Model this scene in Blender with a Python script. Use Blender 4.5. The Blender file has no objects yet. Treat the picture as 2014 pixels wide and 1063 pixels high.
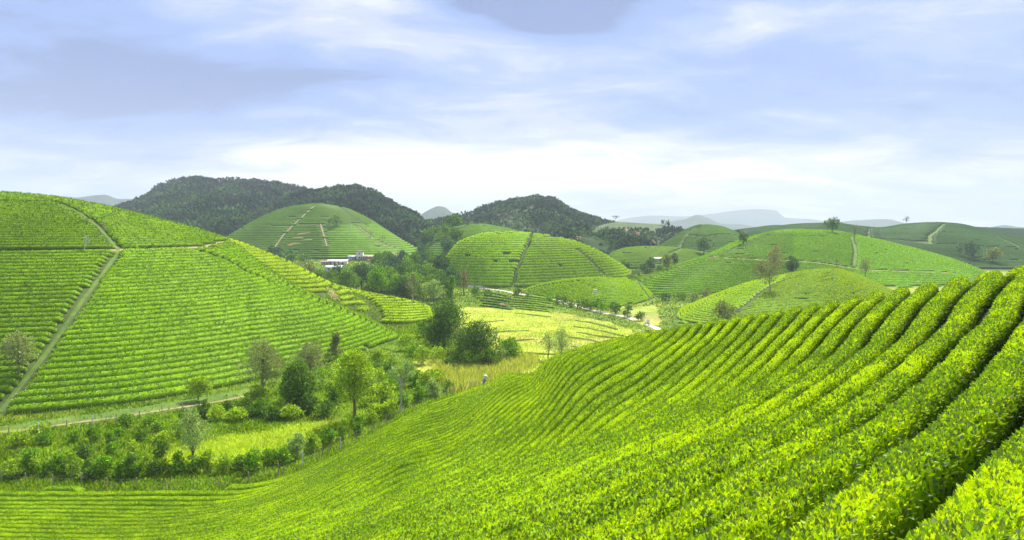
import bpy, math, random
import numpy as np
# ------------------------------------------------------------------ camera, sky, sun
SC = bpy.context.scene
COL = SC.collection
F_PX = 1386.0
PITCH = math.atan(81.5 / F_PX)
CP, SP = math.cos(PITCH), math.sin(PITCH)
cam = bpy.data.cameras.new('camera')
cam_o = bpy.data.objects.new('camera', cam); COL.objects.link(cam_o)
cam.sensor_width = 36.0; cam.sensor_fit = 'HORIZONTAL'; cam.lens = 36.0 * F_PX / 2014.0
cam.clip_start = 0.05; cam.clip_end = 40000
cam_o.location = (0, 0, 0); cam_o.rotation_euler = (math.pi/2 - PITCH, 0, 0)
SC.camera = cam_o
SC.view_settings.view_transform = 'Standard'; SC.view_settings.look = 'None'
SC.view_settings.gamma = 1.0; SC.view_settings.use_curve_mapping = False
SC.view_settings.exposure = 0.78
SC.render.engine = 'CYCLES'
cy = SC.cycles
cy.max_bounces = 5; cy.diffuse_bounces = 1; cy.glossy_bounces = 1; cy.transmission_bounces = 1
cy.volume_bounces = 1; cy.transparent_max_bounces = 6
cy.use_adaptive_sampling = True; cy.adaptive_threshold = 0.025; cy.adaptive_min_samples = 24
cy.time_limit = 1100
cy.use_denoising = True
SUN_EL, SUN_AZ = math.radians(52), math.radians(20)      # azimuth clockwise from +Y (view direction) to the right
sun = bpy.data.lights.new('sun', 'SUN'); sun.energy = 4.9; sun.angle = math.radians(2.0); sun.color = (1.0, 0.95, 0.84)
sun_o = bpy.data.objects.new('sun', sun); COL.objects.link(sun_o)
sun_o.rotation_euler = (math.pi/2 - SUN_EL, 0, math.pi - SUN_AZ)
sun_o.location = (200, 200, 300)

def N(nt, typ, **kw):
    n = nt.nodes.new(typ)
    for k, v in kw.items():
        if k.startswith('i_'):
            key = k[2:]
            key = int(key) if key.isdigit() else key.replace('_', ' ')
            n.inputs[key].default_value = v
        else:
            setattr(n, k, v)
    return n
def LK(nt, a, b): nt.links.new(a, b)
def math_n(nt, op, a, b=None, clamp=False):
    n = nt.nodes.new('ShaderNodeMath'); n.operation = op; n.use_clamp = clamp
    for i, v in enumerate((a, b)):
        if v is None: continue
        if isinstance(v, (int, float)): n.inputs[i].default_value = v
        else: nt.links.new(v, n.inputs[i])
    return n.outputs[0]
def mixc(nt, fac, a, b, blend='MIX'):
    n = nt.nodes.new('ShaderNodeMix'); n.data_type = 'RGBA'; n.blend_type = blend
    for idx, v in ((0, fac), (6, a), (7, b)):
        if isinstance(v, (int, float)): n.inputs[idx].default_value = v
        elif isinstance(v, tuple): n.inputs[idx].default_value = (*v, 1.0)[:4]
        else: nt.links.new(v, n.inputs[idx])
    return n.outputs[2]
def ramp(nt, fac, stops, interp='LINEAR'):
    n = nt.nodes.new('ShaderNodeValToRGB'); n.color_ramp.interpolation = interp
    cr = n.color_ramp
    while len(cr.elements) < len(stops): cr.elements.new(0.5)
    for e, (p, c) in zip(cr.elements, stops):
        e.position = p; e.color = (*c, 1.0)[:4] if isinstance(c, tuple) else (c, c, c, 1.0)
    nt.links.new(fac, n.inputs[0]); return n.outputs[0]

def build_world():
    w = bpy.data.worlds.new('World'); SC.world = w; w.use_nodes = True
    nt = w.node_tree; nt.nodes.clear()
    out = N(nt, 'ShaderNodeOutputWorld'); bg = N(nt, 'ShaderNodeBackground')
    sky = N(nt, 'ShaderNodeTexSky', sky_type='NISHITA', sun_disc=False)
    sky.sun_elevation = SUN_EL; sky.sun_rotation = SUN_AZ; sky.air_density = 1.2; sky.dust_density = 1.5
    tc = N(nt, 'ShaderNodeTexCoord'); sep = N(nt, 'ShaderNodeSeparateXYZ'); LK(nt, tc.outputs['Generated'], sep.inputs[0])
    x, y, z = sep.outputs
    zz = math_n(nt, 'ADD', math_n(nt, 'MAXIMUM', z, 0.0), 0.16)
    cu = math_n(nt, 'DIVIDE', x, zz); cv = math_n(nt, 'DIVIDE', y, zz)
    comb = N(nt, 'ShaderNodeCombineXYZ'); LK(nt, cu, comb.inputs[0]); LK(nt, cv, comb.inputs[1])
    mp = N(nt, 'ShaderNodeMapping'); mp.inputs['Scale'].default_value = (0.50, 0.72, 1); mp.inputs['Rotation'].default_value = (0, 0, 0.12)
    mp.inputs['Location'].default_value = (3.1, 1.7, 0); LK(nt, comb.outputs[0], mp.inputs[0])
    n1 = N(nt, 'ShaderNodeTexNoise', i_Scale=1.0, i_Detail=7.0, i_Roughness=0.52, i_Distortion=0.35); LK(nt, mp.outputs[0], n1.inputs['Vector'])
    mp2 = N(nt, 'ShaderNodeMapping'); mp2.inputs['Scale'].default_value = (1.5, 2.4, 1); mp2.inputs['Location'].default_value = (7.7, 2.2, 0); mp2.inputs['Rotation'].default_value = (0, 0, -0.15)
    LK(nt, comb.outputs[0], mp2.inputs[0])
    n2 = N(nt, 'ShaderNodeTexNoise', i_Scale=1.0, i_Detail=9.0, i_Roughness=0.62, i_Distortion=0.5); LK(nt, mp2.outputs[0], n2.inputs['Vector'])
    # thin high overcast: white veil, blue-grey thicker bands
    def blob(px, py, r, sx=1.0, sz=1.0):
        d = pixdir(px, py)
        dx = math_n(nt, 'MULTIPLY', math_n(nt, 'SUBTRACT', x, float(d[0])), sx)
        dz = math_n(nt, 'MULTIPLY', math_n(nt, 'SUBTRACT', z, float(d[2])), sz)
        q = math_n(nt, 'ADD', math_n(nt, 'MULTIPLY', dx, dx), math_n(nt, 'MULTIPLY', dz, dz))
        front = math_n(nt, 'GREATER_THAN', y, 0.0)
        return math_n(nt, 'MULTIPLY', front, math_n(nt, 'EXPONENT', math_n(nt, 'DIVIDE', q, -r*r)))
    f1 = math_n(nt, 'MULTIPLY_ADD', n1.outputs['Fac'], 0.62)
    nt.nodes[-1].inputs[2].default_value = 0.0
    f = math_n(nt, 'ADD', math_n(nt, 'MULTIPLY', math_n(nt, 'SUBTRACT', n1.outputs['Fac'], 0.5), 1.25), math_n(nt, 'MULTIPLY', math_n(nt, 'SUBTRACT', n2.outputs['Fac'], 0.5), 0.95))
    f = math_n(nt, 'ADD', f, 0.53)
    for (px, py, r, sx, sz, amp) in SKY_BLOBS:
        f = math_n(nt, 'ADD', f, math_n(nt, 'MULTIPLY', blob(px, py, r, sx, sz), amp))
    cloud = ramp(nt, f, [(0.14, (0.24, 0.33, 0.62)), (0.36, (0.34, 0.49, 0.91)), (0.49, (0.47, 0.60, 0.95)), (0.60, (0.68, 0.75, 0.99)), (0.74, (0.95, 0.97, 1.05)), (0.90, (1.4, 1.36, 1.34))], 'EASE')
    sk = mixc(nt, 1.0, sky.outputs[0], (0.08, 0.08, 0.08), 'MULTIPLY')
    veil = mixc(nt, 1.0, cloud, (CLOUD_B, CLOUD_B, CLOUD_B), 'MULTIPLY')
    col = mixc(nt, 0.90, sk, veil)
    LK(nt, col, bg.inputs[0]); bg.inputs[1].default_value = 1.0
    LK(nt, bg.outputs[0], out.inputs[0])
CLOUD_B = 0.60
SKY_BLOBS = [  # px, py, radius, sx, sz, amount (+ bright veil, - thick blue-grey cloud)
    (1115, 0, 0.07, 1.0, 1.6, -0.95), (930, -15, 0.06, 1.0, 2.0, -0.5), (1050, 30, 0.05, 1.0, 2.0, -0.25),
    (370, 15, 0.09, 1.0, 1.7, 0.22), (690, 0, 0.11, 1.0, 1.5, 0.26), (60, 60, 0.16, 1.0, 1.3, -0.16), (1480, 20, 0.05, 1.5, 1.0, 0.14),
    (250, 170, 0.22, 1.0, 3.0, -0.14), (640, 170, 0.16, 1.0, 2.4, -0.05), (950, 120, 0.20, 1.0, 2.2, 0.12), (1230, 190, 0.14, 1.0, 2.6, 0.08),
    (1650, 235, 0.24, 1.0, 4.4, -0.17), (1300, 90, 0.15, 1.0, 2.2, -0.08), (1850, 90, 0.22, 1.0, 1.8, -0.15),
    (560, 300, 0.14, 1.0, 6.0, 0.30), (850, 345, 0.24, 1.0, 4.0, 0.34), (1300, 385, 0.30, 1.0, 6.0, 0.26), (420, 390, 0.22, 1.0, 7.0, 0.12),
    (1900, 390, 0.30, 1.0, 6.0, 0.14), (60, 380, 0.12, 1.0, 3.0, -0.06)]
def pixdir(px, py):
    u = (px - 1007) / F_PX; w = (531.5 - py) / F_PX
    d = np.array([u, CP + w*SP, -SP + w*CP]); return d / np.linalg.norm(d)
def ae(px, py):
    px = np.asarray(px, float); py = np.asarray(py, float)
    u = (px - 1007) / F_PX; w = (531.5 - py) / F_PX; den = CP + w*SP
    return u/den, (-SP + w*CP)/den
def project(X, Y, Z):
    den = Y*CP - Z*SP
    return 1007 + F_PX*X/den, 531.5 - F_PX*(Y*SP + Z*CP)/den
build_world()

# ------------------------------------------------------------------ numpy helpers
RNG = np.random.default_rng(7)
def pchip(xs, ys, x):
    xs = np.asarray(xs, float); ys = np.asarray(ys, float)
    if len(xs) == 1: return np.full_like(np.asarray(x, float), ys[0])
    h = np.diff(xs); d = np.diff(ys)/h
    m = np.zeros_like(ys)
    if len(xs) > 2:
        a, b = d[:-1], d[1:]
        ok = a*b > 0
        w1 = 2*h[1:] + h[:-1]; w2 = h[1:] + 2*h[:-1]
        with np.errstate(divide='ignore', invalid='ignore'):
            mm = (w1 + w2)/(w1/a + w2/b)
        m[1:-1] = np.where(ok, mm, 0)
    m[0], m[-1] = d[0], d[-1]
    x = np.clip(x, xs[0], xs[-1])
    i = np.clip(np.searchsorted(xs, x) - 1, 0, len(xs)-2)
    t = (x - xs[i])/h[i]
    h00 = 2*t**3 - 3*t**2 + 1; h10 = t**3 - 2*t**2 + t; h01 = -2*t**3 + 3*t**2; h11 = t**3 - t**2
    return h00*ys[i] + h10*h[i]*m[i] + h01*ys[i+1] + h11*h[i]*m[i+1]
def _hash(ix, iy, s):
    n = (ix*374761393 + iy*668265263 + s*144665) & 0x7fffffff
    n = ((n ^ (n >> 13))*1274126177) & 0x7fffffff
    return ((n ^ (n >> 16)) & 0xffff)/65535.0
def vnoise(x, y, s=0):
    x = np.asarray(x, float); y = np.asarray(y, float)
    ix = np.floor(x).astype(np.int64); iy = np.floor(y).astype(np.int64); fx = x-ix; fy = y-iy
    fx = fx*fx*(3-2*fx); fy = fy*fy*(3-2*fy)
    a = _hash(ix, iy, s); b = _hash(ix+1, iy, s); c = _hash(ix, iy+1, s); d = _hash(ix+1, iy+1, s)
    return (a*(1-fx)+b*fx)*(1-fy) + (c*(1-fx)+d*fx)*fy
def fbm(x, y, s=0, o=4):
    r = 0; amp = 0.5
    for k in range(o):
        r = r + amp*vnoise(x*2**k, y*2**k, s+k*17); amp *= 0.5
    return r
def mesh(name, V, F, mats, parent=None, attrs=None, matidx=None, smooth=False):
    """F: list of int arrays (n,3)/(n,4)"""
    me = bpy.data.meshes.new(name)
    V = np.asarray(V, np.float32).reshape(-1, 3)
    me.vertices.add(len(V)); me.vertices.foreach_set('co', V.ravel())
    Fs = [np.asarray(f, np.int32) for f in (F if isinstance(F, list) else [F]) if len(f)]
    loops = np.concatenate([f.ravel() for f in Fs]); tot = np.concatenate([np.full(len(f), f.shape[1], np.int32) for f in Fs])
    me.loops.add(len(loops)); me.loops.foreach_set('vertex_index', loops)
    me.polygons.add(len(tot)); st = np.concatenate([[0], np.cumsum(tot)[:-1]]).astype(np.int32)
    me.polygons.foreach_set('loop_start', st); me.polygons.foreach_set('loop_total', tot)
    if matidx is not None: me.polygons.foreach_set('material_index', np.asarray(matidx, np.int32))
    if smooth is not False:
        sm = np.ones(len(tot), bool) if smooth is True else np.asarray(smooth, bool)
        me.polygons.foreach_set('use_smooth', sm)
    if attrs is not None:
        at = me.color_attributes.new('tint', 'FLOAT_COLOR', 'POINT')
        c = np.ones((len(V), 4), np.float32); c[:, :3] = attrs
        at.data.foreach_set('color', c.ravel())
    for m in (mats if isinstance(mats, (list, tuple)) else [mats]): me.materials.append(m)
    me.update(calc_edges=True); me.validate(verbose=False)
    o = bpy.data.objects.new(name, me); COL.objects.link(o)
    if parent: o.parent = parent
    return o
def tag(o, label=None, cat=None, group=None, kind=None):
    if label: o['label'] = label
    if cat: o['category'] = cat
    if group: o['group'] = group
    if kind: o['kind'] = kind
    return o
def empty(name, loc, label, cat, group=None, rz=0.0):
    o = bpy.data.objects.new(name, None); COL.objects.link(o); o.location = loc; o.rotation_euler = (0, 0, rz)
    o.empty_display_size = 0.3
    return tag(o, label, cat, group)
class MB:
    """collects pieces into one mesh"""
    def __init__(s): s.v = []; s.f3 = []; s.f4 = []; s.c = []; s.n = 0
    def add(s, V, F, c=(1, 1, 1)):
        V = np.asarray(V, float).reshape(-1, 3); F = np.asarray(F, int)
        s.v.append(V); c = np.asarray(c, float); s.c.append(np.broadcast_to(c, (len(V), 3)))
        (s.f3 if F.shape[1] == 3 else s.f4).append(F + s.n); s.n += len(V); return s
    def box(s, x0, x1, y0, y1, z0, z1, c=(1, 1, 1)):
        V = [(x, y, z) for z in (z0, z1) for y in (y0, y1) for x in (x0, x1)]
        return s.add(V, [(0, 2, 3, 1), (4, 5, 7, 6), (0, 1, 5, 4), (2, 6, 7, 3), (0, 4, 6, 2), (1, 3, 7, 5)], c)
    def tube(s, P, R, n=7, c=(1, 1, 1), cap=True):
        P = np.asarray(P, float); R = np.broadcast_to(np.asarray(R, float), (len(P),))
        T = np.gradient(P, axis=0); T /= (np.linalg.norm(T, axis=1, keepdims=True)+1e-9)
        ref = np.array([0, 0, 1.0]) if abs(T[0, 2]) < 0.8 else np.array([1.0, 0, 0])
        A = np.cross(T, ref); A /= (np.linalg.norm(A, axis=1, keepdims=True)+1e-9); B = np.cross(T, A)
        th = np.linspace(0, 2*math.pi, n, endpoint=False)
        V = P[:, None] + R[:, None, None]*(np.cos(th)[None, :, None]*A[:, None] + np.sin(th)[None, :, None]*B[:, None])
        m = len(P); i = np.arange(m-1)[:, None]*n; j = np.arange(n)[None]; jn = (j+1) % n
        Fq = np.stack([i+j, i+jn, i+n+jn, i+n+j], -1).reshape(-1, 4)
        s.add(V.reshape(-1, 3), Fq, c)
        if cap:
            k = s.n - m*n
            for b, sg in ((k, -1), (k+(m-1)*n, 1)):
                ctr = P[0] if sg < 0 else P[-1]
                V2 = np.vstack([s.v[-1][(b-k):(b-k)+n] if False else V[0 if sg < 0 else -1], ctr[None]])
                s.add(V2, [(q, (q+1) % n, n) for q in range(n)], c)
                # keep k valid: only first tube block indexed above
        return s
    def build(s, name, mats, parent=None, smooth=False, attr=True):
        F = []
        if s.f3: F.append(np.concatenate(s.f3))
        if s.f4: F.append(np.concatenate(s.f4))
        return mesh(name, np.concatenate(s.v), F, mats, parent, np.concatenate(s.c) if attr else None, smooth=smooth)

# ------------------------------------------------------------------ materials
def new_mat(name):
    m = bpy.data.materials.new(name); m.use_nodes = True; nt = m.node_tree; nt.nodes.clear()
    return m, nt, N(nt, 'ShaderNodeOutputMaterial')
def leaf_mat(name, trans=0.35, gloss=0.05, noise=0.0, rough=0.45, tcol=(1.0, 1.0, 0.5)):
    m, nt, out = new_mat(name)
    at = N(nt, 'ShaderNodeAttribute', attribute_name='tint')
    c = at.outputs['Color']
    if noise:
        g = N(nt, 'ShaderNodeNewGeometry'); n = N(nt, 'ShaderNodeTexNoise', i_Scale=noise, i_Detail=3.0, i_Roughness=0.6)
        LK(nt, g.outputs['Position'], n.inputs['Vector'])
        c = mixc(nt, 1.0, c, ramp(nt, n.outputs['Fac'], [(0.3, 0.68), (0.7, 1.3)]), 'MULTIPLY')
    d = N(nt, 'ShaderNodeBsdfDiffuse'); t = N(nt, 'ShaderNodeBsdfTranslucent'); gl = N(nt, 'ShaderNodeBsdfGlossy'); gl.inputs['Roughness'].default_value = rough
    LK(nt, c, d.inputs[0]); LK(nt, mixc(nt, 1.0, c, tcol, 'MULTIPLY'), t.inputs[0])
    s1 = N(nt, 'ShaderNodeMixShader'); s1.inputs[0].default_value = trans
    LK(nt, d.outputs[0], s1.inputs[1]); LK(nt, t.outputs[0], s1.inputs[2])
    s2 = N(nt, 'ShaderNodeMixShader'); s2.inputs[0].default_value = gloss
    LK(nt, s1.outputs[0], s2.inputs[1]); LK(nt, gl.outputs[0], s2.inputs[2]); LK(nt, s2.outputs[0], out.inputs[0])
    return m
def surf_mat(name, s1=1.0, s2=8.0, lo=0.75, hi=1.25, rough=0.9, bump=0.0, spec=0.2, base=None):
    m, nt, out = new_mat(name)
    b = N(nt, 'ShaderNodeBsdfPrincipled'); b.inputs['Roughness'].default_value = rough; b.inputs['Specular IOR Level'].default_value = spec
    if base is None:
        at = N(nt, 'ShaderNodeAttribute', attribute_name='tint'); c = at.outputs['Color']
    else:
        rgb = N(nt, 'ShaderNodeRGB'); rgb.outputs[0].default_value = (*base, 1); c = rgb.outputs[0]
    g = N(nt, 'ShaderNodeNewGeometry')
    n1 = N(nt, 'ShaderNodeTexNoise', i_Scale=s1, i_Detail=6.0, i_Roughness=0.6); LK(nt, g.outputs['Position'], n1.inputs['Vector'])
    n2 = N(nt, 'ShaderNodeTexNoise', i_Scale=s2, i_Detail=4.0, i_Roughness=0.7); LK(nt, g.outputs['Position'], n2.inputs['Vector'])
    c = mixc(nt, 1.0, c, ramp(nt, n1.outputs['Fac'], [(0.32, lo), (0.68, hi)]), 'MULTIPLY')
    c = mixc(nt, 1.0, c, ramp(nt, n2.outputs['Fac'], [(0.3, (lo+1)/2), (0.7, (hi+1)/2)]), 'MULTIPLY')
    LK(nt, c, b.inputs['Base Color'])
    if bump:
        bp = N(nt, 'ShaderNodeBump', i_Strength=1.0, i_Distance=bump); LK(nt, n2.outputs['Fac'], bp.inputs['Height']); LK(nt, bp.outputs[0], b.inputs['Normal'])
    LK(nt, b.outputs[0], out.inputs[0]); return m
M_TEA = leaf_mat('tea_leaf', 0.36, 0.032, rough=0.55, tcol=(1.1, 1.05, 0.25))
M_TEABODY = leaf_mat('tea_hedge_body', 0.10, 0.004, noise=9.0)
M_TEAFAR = leaf_mat('tea_hedge_far', 0.15, 0.006, noise=1.6, tcol=(1.05, 1.05, 0.35))
M_FOL = leaf_mat('tree_foliage', 0.26, 0.012, tcol=(1.1, 1.1, 0.35))
M_FAR = leaf_mat('forest_foliage', 0.15, 0.0)
M_BARK = surf_mat('bark', 3.0, 22.0, 0.7, 1.3, 0.9, 0.03)
M_GROUND = surf_mat('ground_cover', 0.12, 1.7, 0.72, 1.25, 0.95, 0.12)
M_PATH = surf_mat('path_surface', 0.5, 4.0, 0.75, 1.2, 0.95, 0.03)
M_FIELD = surf_mat('rice_stubble', 0.25, 3.5, 0.72, 1.22, 0.95, 0.10)
M_GRASS = leaf_mat('grass_blades', 0.5, 0.0, tcol=(1.1, 1.1, 0.3))
M_WALL = surf_mat('painted_masonry', 1.0, 9.0, 0.88, 1.06, 0.85)
M_METAL = surf_mat('roof_sheet', 0.6, 5.0, 0.85, 1.08, 0.5)
M_CLOTH = surf_mat('cloth', 6.0, 40.0, 0.85, 1.1, 0.9)
M_WOOD = surf_mat('weathered_post', 3.0, 30.0, 0.75, 1.2, 0.9, 0.01)
M_DARK = surf_mat('dark_opening', 1.0, 5.0, 0.9, 1.1, 0.4)

# ------------------------------------------------------------------ terrain
FLOOR_Y = [-50, 350, 560, 800, 1200, 3000, 12000]; FLOOR_Z = [-27, -27, -22, -19, -16, -20, -20]
def floor_z(X, Y):
    return np.interp(Y, FLOOR_Y, FLOOR_Z) + 0.5*(fbm(X/14+50, Y/14, 5, 3) - 0.45)
class Hill:
    def __init__(s, name, crest, base, back=60, p=1.8, tea=True, edge=30, rough=0.0, spacing=1.8, zb=None, p2=None):
        s.name, s.tea, s.p, s.back, s.rough, s.spacing, s.zb, s.p2 = name, tea, p, back, rough, spacing, zb, p2
        px = [c[0] for c in crest]; a, e = ae(px, [c[1] for c in crest]); Yc = np.array([c[2] for c in crest], float); z = e*Yc
        s.px0, s.px1 = px[0], px[-1]
        sl = edge/F_PX
        s.a = np.concatenate([[a[0]-sl], a, [a[-1]+sl]]); s.z = np.concatenate([[min(z[0]-12, -36)], z, [min(z[-1]-12, -36)]]); s.Y = np.concatenate([[Yc[0]], Yc, [Yc[-1]]])
        s.ba = ae([b[0] for b in base], 500)[0]; s.bY = np.array([b[1] for b in base], float)
    def params(s, a):
        zc = pchip(s.a, s.z, a); Yc = pchip(s.a, s.Y, a); Yb = np.minimum(pchip(s.ba, s.bY, a), Yc - 3)
        return zc, Yc, Yb
    def h(s, X, Y):
        Ys = np.maximum(Y, 1.0); a = X/Ys
        zc, Yc, Yb = s.params(a)
        out = (a < s.a[0]) | (a > s.a[-1])
        zb = (np.interp(Yb, FLOOR_Y, FLOOR_Z) if s.zb is None else s.zb) - 0.3
        ec = zc/Yc
        t = (Ys - Yb)/(Yc - Yb)
        A = np.maximum(zc + ec*(Yb - Yc) - zb, 1.0)
        tt = np.clip(1 - t, 0, None)
        p = s.p if s.p2 is None else s.p + (s.p2[2]-s.p)*np.clip((a*F_PX+1007-s.p2[0])/(s.p2[1]-s.p2[0]), 0, 1)
        front = zc + ec*(np.maximum(Ys, Yb) - Yc) - A*np.where(tt <= 1, tt**p, 1 + p*(tt-1))
        front = front - 0.35*np.clip(Yb - Ys, 0, None)
        u = np.clip((Ys - Yc)/s.back, 0, None)
        backz = zc + ec*(Ys - Yc) - (np.maximum(A, 3))*np.minimum(u*u, 2*u)
        z = np.where(Ys < Yc, front, backz)
        if s.rough:
            z = z + s.rough*(fbm(X/90, Y/90, 3, 4) - 0.47)*np.clip(np.abs(1-t)*3, 0.0, 1)*2
        return np.where(out, -60.0, z)
def C(s): return [tuple(float(v) for v in q.split(',')) for q in s.split()]
HILLS = [
 Hill('L1', C('-420,372,190 -200,374,190 0,383,192 50,386,193 100,391,194 200,408,196 300,432,198 400,458,200 452,477,200 500,512,196 550,548,192 600,576,186 650,598,182 700,620,179 740,640,176 775,660,174 800,676,170'),
      C('-420,92 0,98 200,103 350,110 480,119 600,131 700,148 780,166 800,168'), 70, 1.55, spacing=1.7, edge=14, p2=(480, 680, 2.7)),
 Hill('L2', C('380,470,236 420,468,236 466,478,236 522,499,236 572,520,234 620,545,230 655,562,227 684,576,224 720,597,216'),
      C('380,196 560,192 650,186 720,184'), 40, 1.6, spacing=1.8, edge=16),
 Hill('L3', C('655,566,232 684,571,228 740,583,221 780,590,216 819,599,210 843,607,205'),
      C('655,196 740,190 790,188 843,196'), 40, 1.5, spacing=1.8, edge=22),
 Hill('M', C('872,520,345 885,497,345 900,480,345 925,468,346 960,460,347 1000,458,348 1060,462,350 1120,473,356 1160,487,362 1200,508,370 1228,526,378 1245,540,385 1262,556,392'),
      C('872,328 925,320 1010,313 1100,324 1180,340 1262,360'), 80, 1.75, spacing=1.7, edge=22),
 Hill('M2', C('1015,580,290 1040,569,290 1070,560,288 1120,552,284 1170,549,281 1220,551,280 1250,556,279 1272,570,276 1285,586,272'),
      C('1015,286 1060,272 1100,258 1150,241 1200,231 1240,238 1285,262'), 50, 1.7, spacing=1.6, edge=18),
 Hill('R', C('1215,556,330 1250,549,335 1290,538,340 1330,524,350 1390,503,365 1440,480,385 1480,467,400 1520,457,412 1560,453,420 1640,456,430 1700,467,432 1790,488,430 1860,507,425 1930,533,418 1990,560,412 2060,592,400'),
      C('1215,300 1250,280 1290,268 1350,276 1420,292 1500,305 1600,310 1800,315 2060,320'), 110, 1.7, spacing=1.85, edge=26),
 Hill('R2', C('1286,646,205 1300,637,212 1340,612,224 1400,585,236 1470,560,248 1540,544,256 1590,535,261 1640,532,264 1680,541,264 1740,568,260 1790,598,255 1850,640,250'),
      C('1286,196 1340,190 1400,186 1600,180 1850,185'), 60, 1.6, spacing=1.5, edge=20),
 Hill('H3', C('420,492,560 445,468,575 470,452,590 520,425,620 570,408,640 620,402,645 670,408,645 720,428,640 760,453,630 800,478,615 830,494,600 850,503,590'),
      C('420,520 560,510 640,505 760,505 850,530'), 130, 1.7, spacing=3.4, edge=22, zb=-21.5),
 Hill('MB', C('840,478,480 870,458,490 900,447,500 940,442,505 980,447,505 1020,456,500 1080,468,490'),
      C('840,420 940,410 1080,430'), 90, 1.7, spacing=3.4, edge=24, zb=-24),
 Hill('CT', C('1095,470,640 1140,456,650 1180,460,650 1220,468,640 1262,482,620 1290,495,600'),
      C('1095,520 1180,500 1290,520'), 90, 1.7, spacing=4.0, edge=24, zb=-22),
 Hill('CL', C('1190,512,450 1210,495,455 1240,488,460 1280,486,462 1330,488,464 1375,496,462 1410,510,455'),
      C('1190,400 1280,385 1410,400'), 80, 1.7, spacing=3.0, edge=24, zb=-26),
 Hill('CR', C('1292,490,600 1320,470,610 1350,452,618 1380,443,622 1410,445,622 1440,454,618 1470,470,610 1500,490,600'),
      C('1292,500 1380,490 1500,500'), 90, 1.8, spacing=3.6, edge=26, zb=-24),
 Hill('FR1', C('1440,475,640 1480,456,660 1530,446,680 1590,441,690 1640,440,700 1690,446,700 1730,449,700 1780,442,700 1840,439,700 1880,441,700 1930,451,690 1990,464,670 2060,478,650 2200,500,640'),
      C('1440,450 1600,430 2200,420'), 120, 1.7, spacing=4.4, edge=30, zb=-24),
 Hill('FR2', C('1800,452,900 1860,447,900 1900,448,900 1960,450,900 2020,452,900 2200,456,900'),
      C('1800,760 2200,760'), 150, 1.8, spacing=6, edge=30),
 Hill('FR3', C('1430,458,860 1480,450,880 1530,445,900 1580,446,900 1640,450,880'), C('1430,700 1640,700'), 150, 1.8, spacing=6, edge=30),
 Hill('SC', C('1165,452,800 1190,441,820 1220,437,830 1255,439,840 1300,442,840 1325,450,820 1350,464,800'),
      C('1165,640 1350,660'), 150, 1.8, tea=False, edge=28, rough=3),
 Hill('MT2', C('780,464,900 830,450,920 870,440,940 900,434,950 940,421,960 980,409,970 1020,402,975 1060,395,980 1085,400,980 1110,415,975 1140,430,970 1170,440,960 1200,448,950 1240,461,940'),
      C('780,640 900,620 1000,600 1100,620 1240,700'), 300, 1.35, tea=False, edge=40, rough=5),
 Hill('MT1B', C('560,410,850 610,398,850 650,393,850 690,387,850 725,396,850 760,417,840 800,437,830 840,459,820 880,480,800 920,494,780'),
      C('560,640 700,600 920,600'), 200, 1.3, tea=False, edge=40, rough=4),
 Hill('MT1', C('150,455,1100 200,440,1100 240,424,1110 290,403,1130 320,383,1140 350,371,1150 380,367,1150 420,372,1150 470,369,1150 520,375,1150 570,382,1150 620,395,1140 700,415,1120 800,455,1100'),
      C('150,640 400,620 800,700'), 400, 1.3, tea=False, edge=60, rough=8),
]
HD = {h.name: h for h in HILLS}
# near slope: the surface of the clipped tea tops, thin-plate spline through surveyed points (px, py, depth)
FG = C('2014,1063,3.6 1750,1063,3.9 1500,1063,4.7 1250,1063,6.2 1050,1063,8.6 900,1063,12 750,1063,19 600,1063,30 450,1063,40 300,1063,46 0,1063,51 '
       '2014,960,4.6 1750,960,5.3 1500,960,6.7 1250,960,10 1050,960,16.5 900,960,26 800,960,37 750,960,43 600,960,57 500,960,70 '
       '2014,860,6.3 1750,860,7.7 1500,860,11 1250,860,21 1050,860,38 900,860,52 800,900,49 800,860,60 875,820,66 '
       '2014,760,9 1750,760,13 1500,760,22 1250,760,42 1050,760,64 953,760,78 '
       '2014,660,14.5 1750,660,23 1500,660,39 1350,660,53 '
       '2014,590,21 2014,525,33 1900,548,34 1750,573,39 1600,600,46 1450,625,54 1300,647,63 1225,665,66 1150,684,70 1075,709,75 1000,735,80 950,757,84 900,775,88 850,792,91 800,818,91 750,845,88 1375,636,58 '
       '0,962,73 250,963,72.5 500,958,73 600,916,78 700,870,85 1225,665,66 1075,709,75 1375,636,58')
pts = []
for px, py, D in FG:
    a, e = ae(px, py); pts.append((a*D, D, e*D))
for px, py, D in C('2014,525,33 1900,548,34 1750,573,39 1600,600,46 1450,625,54 1300,647,63 1225,665,66 1150,684,70 1075,709,75 1000,735,80 950,757,84 900,775,88 850,792,91 800,818,91 750,845,88 1375,636,58'):
    a, e = ae(px, py)
    pts.append((a*(D+14), D+14, e*(D+14) - 3.0)); pts.append((a*(D+45), D+45, min(e*(D+45)-16, -31)))
for px in (-200, 0, 250, 480): a, _ = ae(px, 960); pts += [(a*88, 88, -29.5), (a*130, 130, -38)]
for px, D in ((590, 92), (700, 100)): a, _ = ae(px, 900); pts += [(a*D, D, -29.0), (a*(D+40), D+40, -38)]
for px, py, D in C('-250,963,73 -250,1063,51'): a, e = ae(px, py); pts.append((a*D, D, e*D))
pts += [(32, 30, -2.0), (45, 12, -2.5), (40, 60, -14), (50, 90, -34), (6, 1, -1.25), (2, -1, -1.35), (0, 1.2, -1.5), (-4, 0, -2.7), (20, -8, -1.0), (4, -9, -1.6), (-12, -9, -6.5), (-12, 4, -7.5), (-25, 10, -13.5), (-25, -9, -12), (-45, 30, -20), (-45, -9, -19), (-80, 20, -25), (-20, 25, -15.5)]
pts = np.array(pts)
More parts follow.
